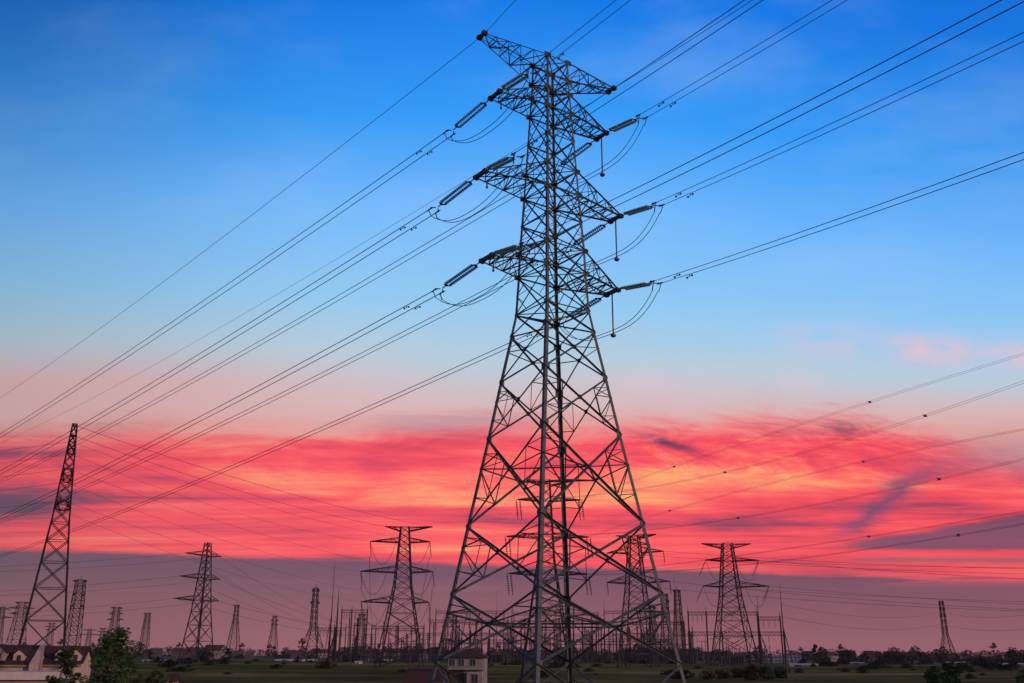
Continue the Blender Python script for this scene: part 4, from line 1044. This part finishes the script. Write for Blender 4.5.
sheds = [(275, 305, 660.2, 430, 'wall_white', 'long white shed in the fields left of the needle topped mast'), (308, 318, 660.6, 440, 'wall_white', 'short white shed just right of the long white one'),
         (367, 392, 659.4, 470, 'wall_white', 'white shed low behind the jumper hung pylon'), (142, 168, 664, 340, 'wall_white', 'thin white shed in the field right of the roadside tree'),
         (850, 871, 662.2, 420, 'wall_white', 'small white shed alone in the right hand fields'), (943, 968, 660.5, 470, 'wall_white', 'white shed at the foot of the lone right hand pylon'),
         (1002, 1040, 662, 430, 'wall_white', 'white shed cut by the right edge of the picture'), (790, 818, 666, 300, 'wall_white', 'thin pale strip of a greenhouse right of the wooden pole'),
         (355, 362, 668, 300, 'wall_white', 'little white shed under the short pylon left of centre')]
for u0, u1, vt, hd, wl, lab in sheds:
    a, b = at(u0, vt, hd), at(u1, vt, hd); gz = ground_z(a.x, a.y) - .1; h = max(.9, (a.z - gz) * .66); w = (b - a).length; ang = math.atan2((b - a).y, (b - a).x)
    o = empty('field_shed', (a.x, a.y, gz), lab, 'shed', ang, 'white sheds in the fields')
    m = MB(); m.box((w / 2, 3, h * .35), (w, 6, h * .7)); m.build('wall', M[wl if h < 2.2 else 'wall_grey'], o)
    m = MB(); pr = [(-.3, h * .7), (6.3, h * .7), (3, h)]; m.prism([(-.2, y, z) for y, z in pr], [(w + .2, y, z) for y, z in pr]); m.build('roof', M['wall_white'], o)
    m = MB(); m.box((w * .3, -.02, h * .3), (min(2.0, w * .3), .08, h * .5)); m.build('door', M['wall_dark'], o)
block(243, 256, 665.5, 300, 6, 'red roofed shed in the left fields', 'wall_dark', 'red_sheet', 1, 2, name='field_shed', cat='shed', pitched=True)
block(266, 281, 667.5, 290, 5, 'rusty roofed low shed right of the red roofed one', 'wall_dark', 'roof_red', 1, 2, name='field_shed', cat='shed', pitched=True)

fh = random.Random(51)
for i in range(34):
    u = fh.choice((fh.uniform(128, 330), fh.uniform(690, 1030), fh.uniform(330, 690))); hd = fh.uniform(600, 880); p = at(u, 656, hd); gz = ground_z(p.x, p.y) - .1
    w_, h_, d_ = fh.uniform(7, 13), fh.uniform(3.6, 7.5), fh.uniform(6, 9); o = empty('farmhouse', (p.x, p.y, gz), 'small low farmhouse among the trees along the horizon', 'house', fh.uniform(-.4, .4) - math.atan2(p.x, p.y) * .6, 'farmhouses along the horizon')
    house_parts(o, -w_ / 2, w_ / 2, d_, h_ * .65, h_, fh.choice(('wall_grey', 'wall_dark', 'wall_dark')), fh.choice(('roof_dark', 'roof_red', 'roof_dark')))
    for k in range(3): m = MB(); m.box((w_ * (-.3 + .3 * k), -.02, h_ * .34), (.9, .08, 1.1)); m.build('window', M['pane'], o)
# ------------------------------------------------------------------ haze
hz = MB(); hz.box((0, 0, 36), (7400, 7400, 92)); ho = hz.build('haze', None)
hm = bpy.data.materials.new('evening_haze'); hm.use_nodes = True; n = hm.node_tree; n.nodes.clear()
pv = n.nodes.new('ShaderNodeVolumePrincipled'); om = n.nodes.new('ShaderNodeOutputMaterial'); n.links.new(pv.outputs[0], om.inputs['Volume'])
pv.inputs['Color'].default_value = (.86, .78, .82, 1); pv.inputs['Density'].default_value = HAZE = .00005
ho.data.materials.append(hm); tag(ho, kind='stuff')

# ------------------------------------------------------------------ render settings
S.render.engine = 'CYCLES'
c = S.cycles; c.use_denoising = True; c.max_bounces = 5; c.diffuse_bounces = 2; c.glossy_bounces = 2; c.volume_bounces = 1; c.transparent_max_bounces = 8
c.volume_step_rate = 20
S.view_settings.view_transform = 'Standard'; S.view_settings.look = 'None'; S.view_settings.exposure = 0; S.view_settings.gamma = 1
S.view_settings.use_curve_mapping = False
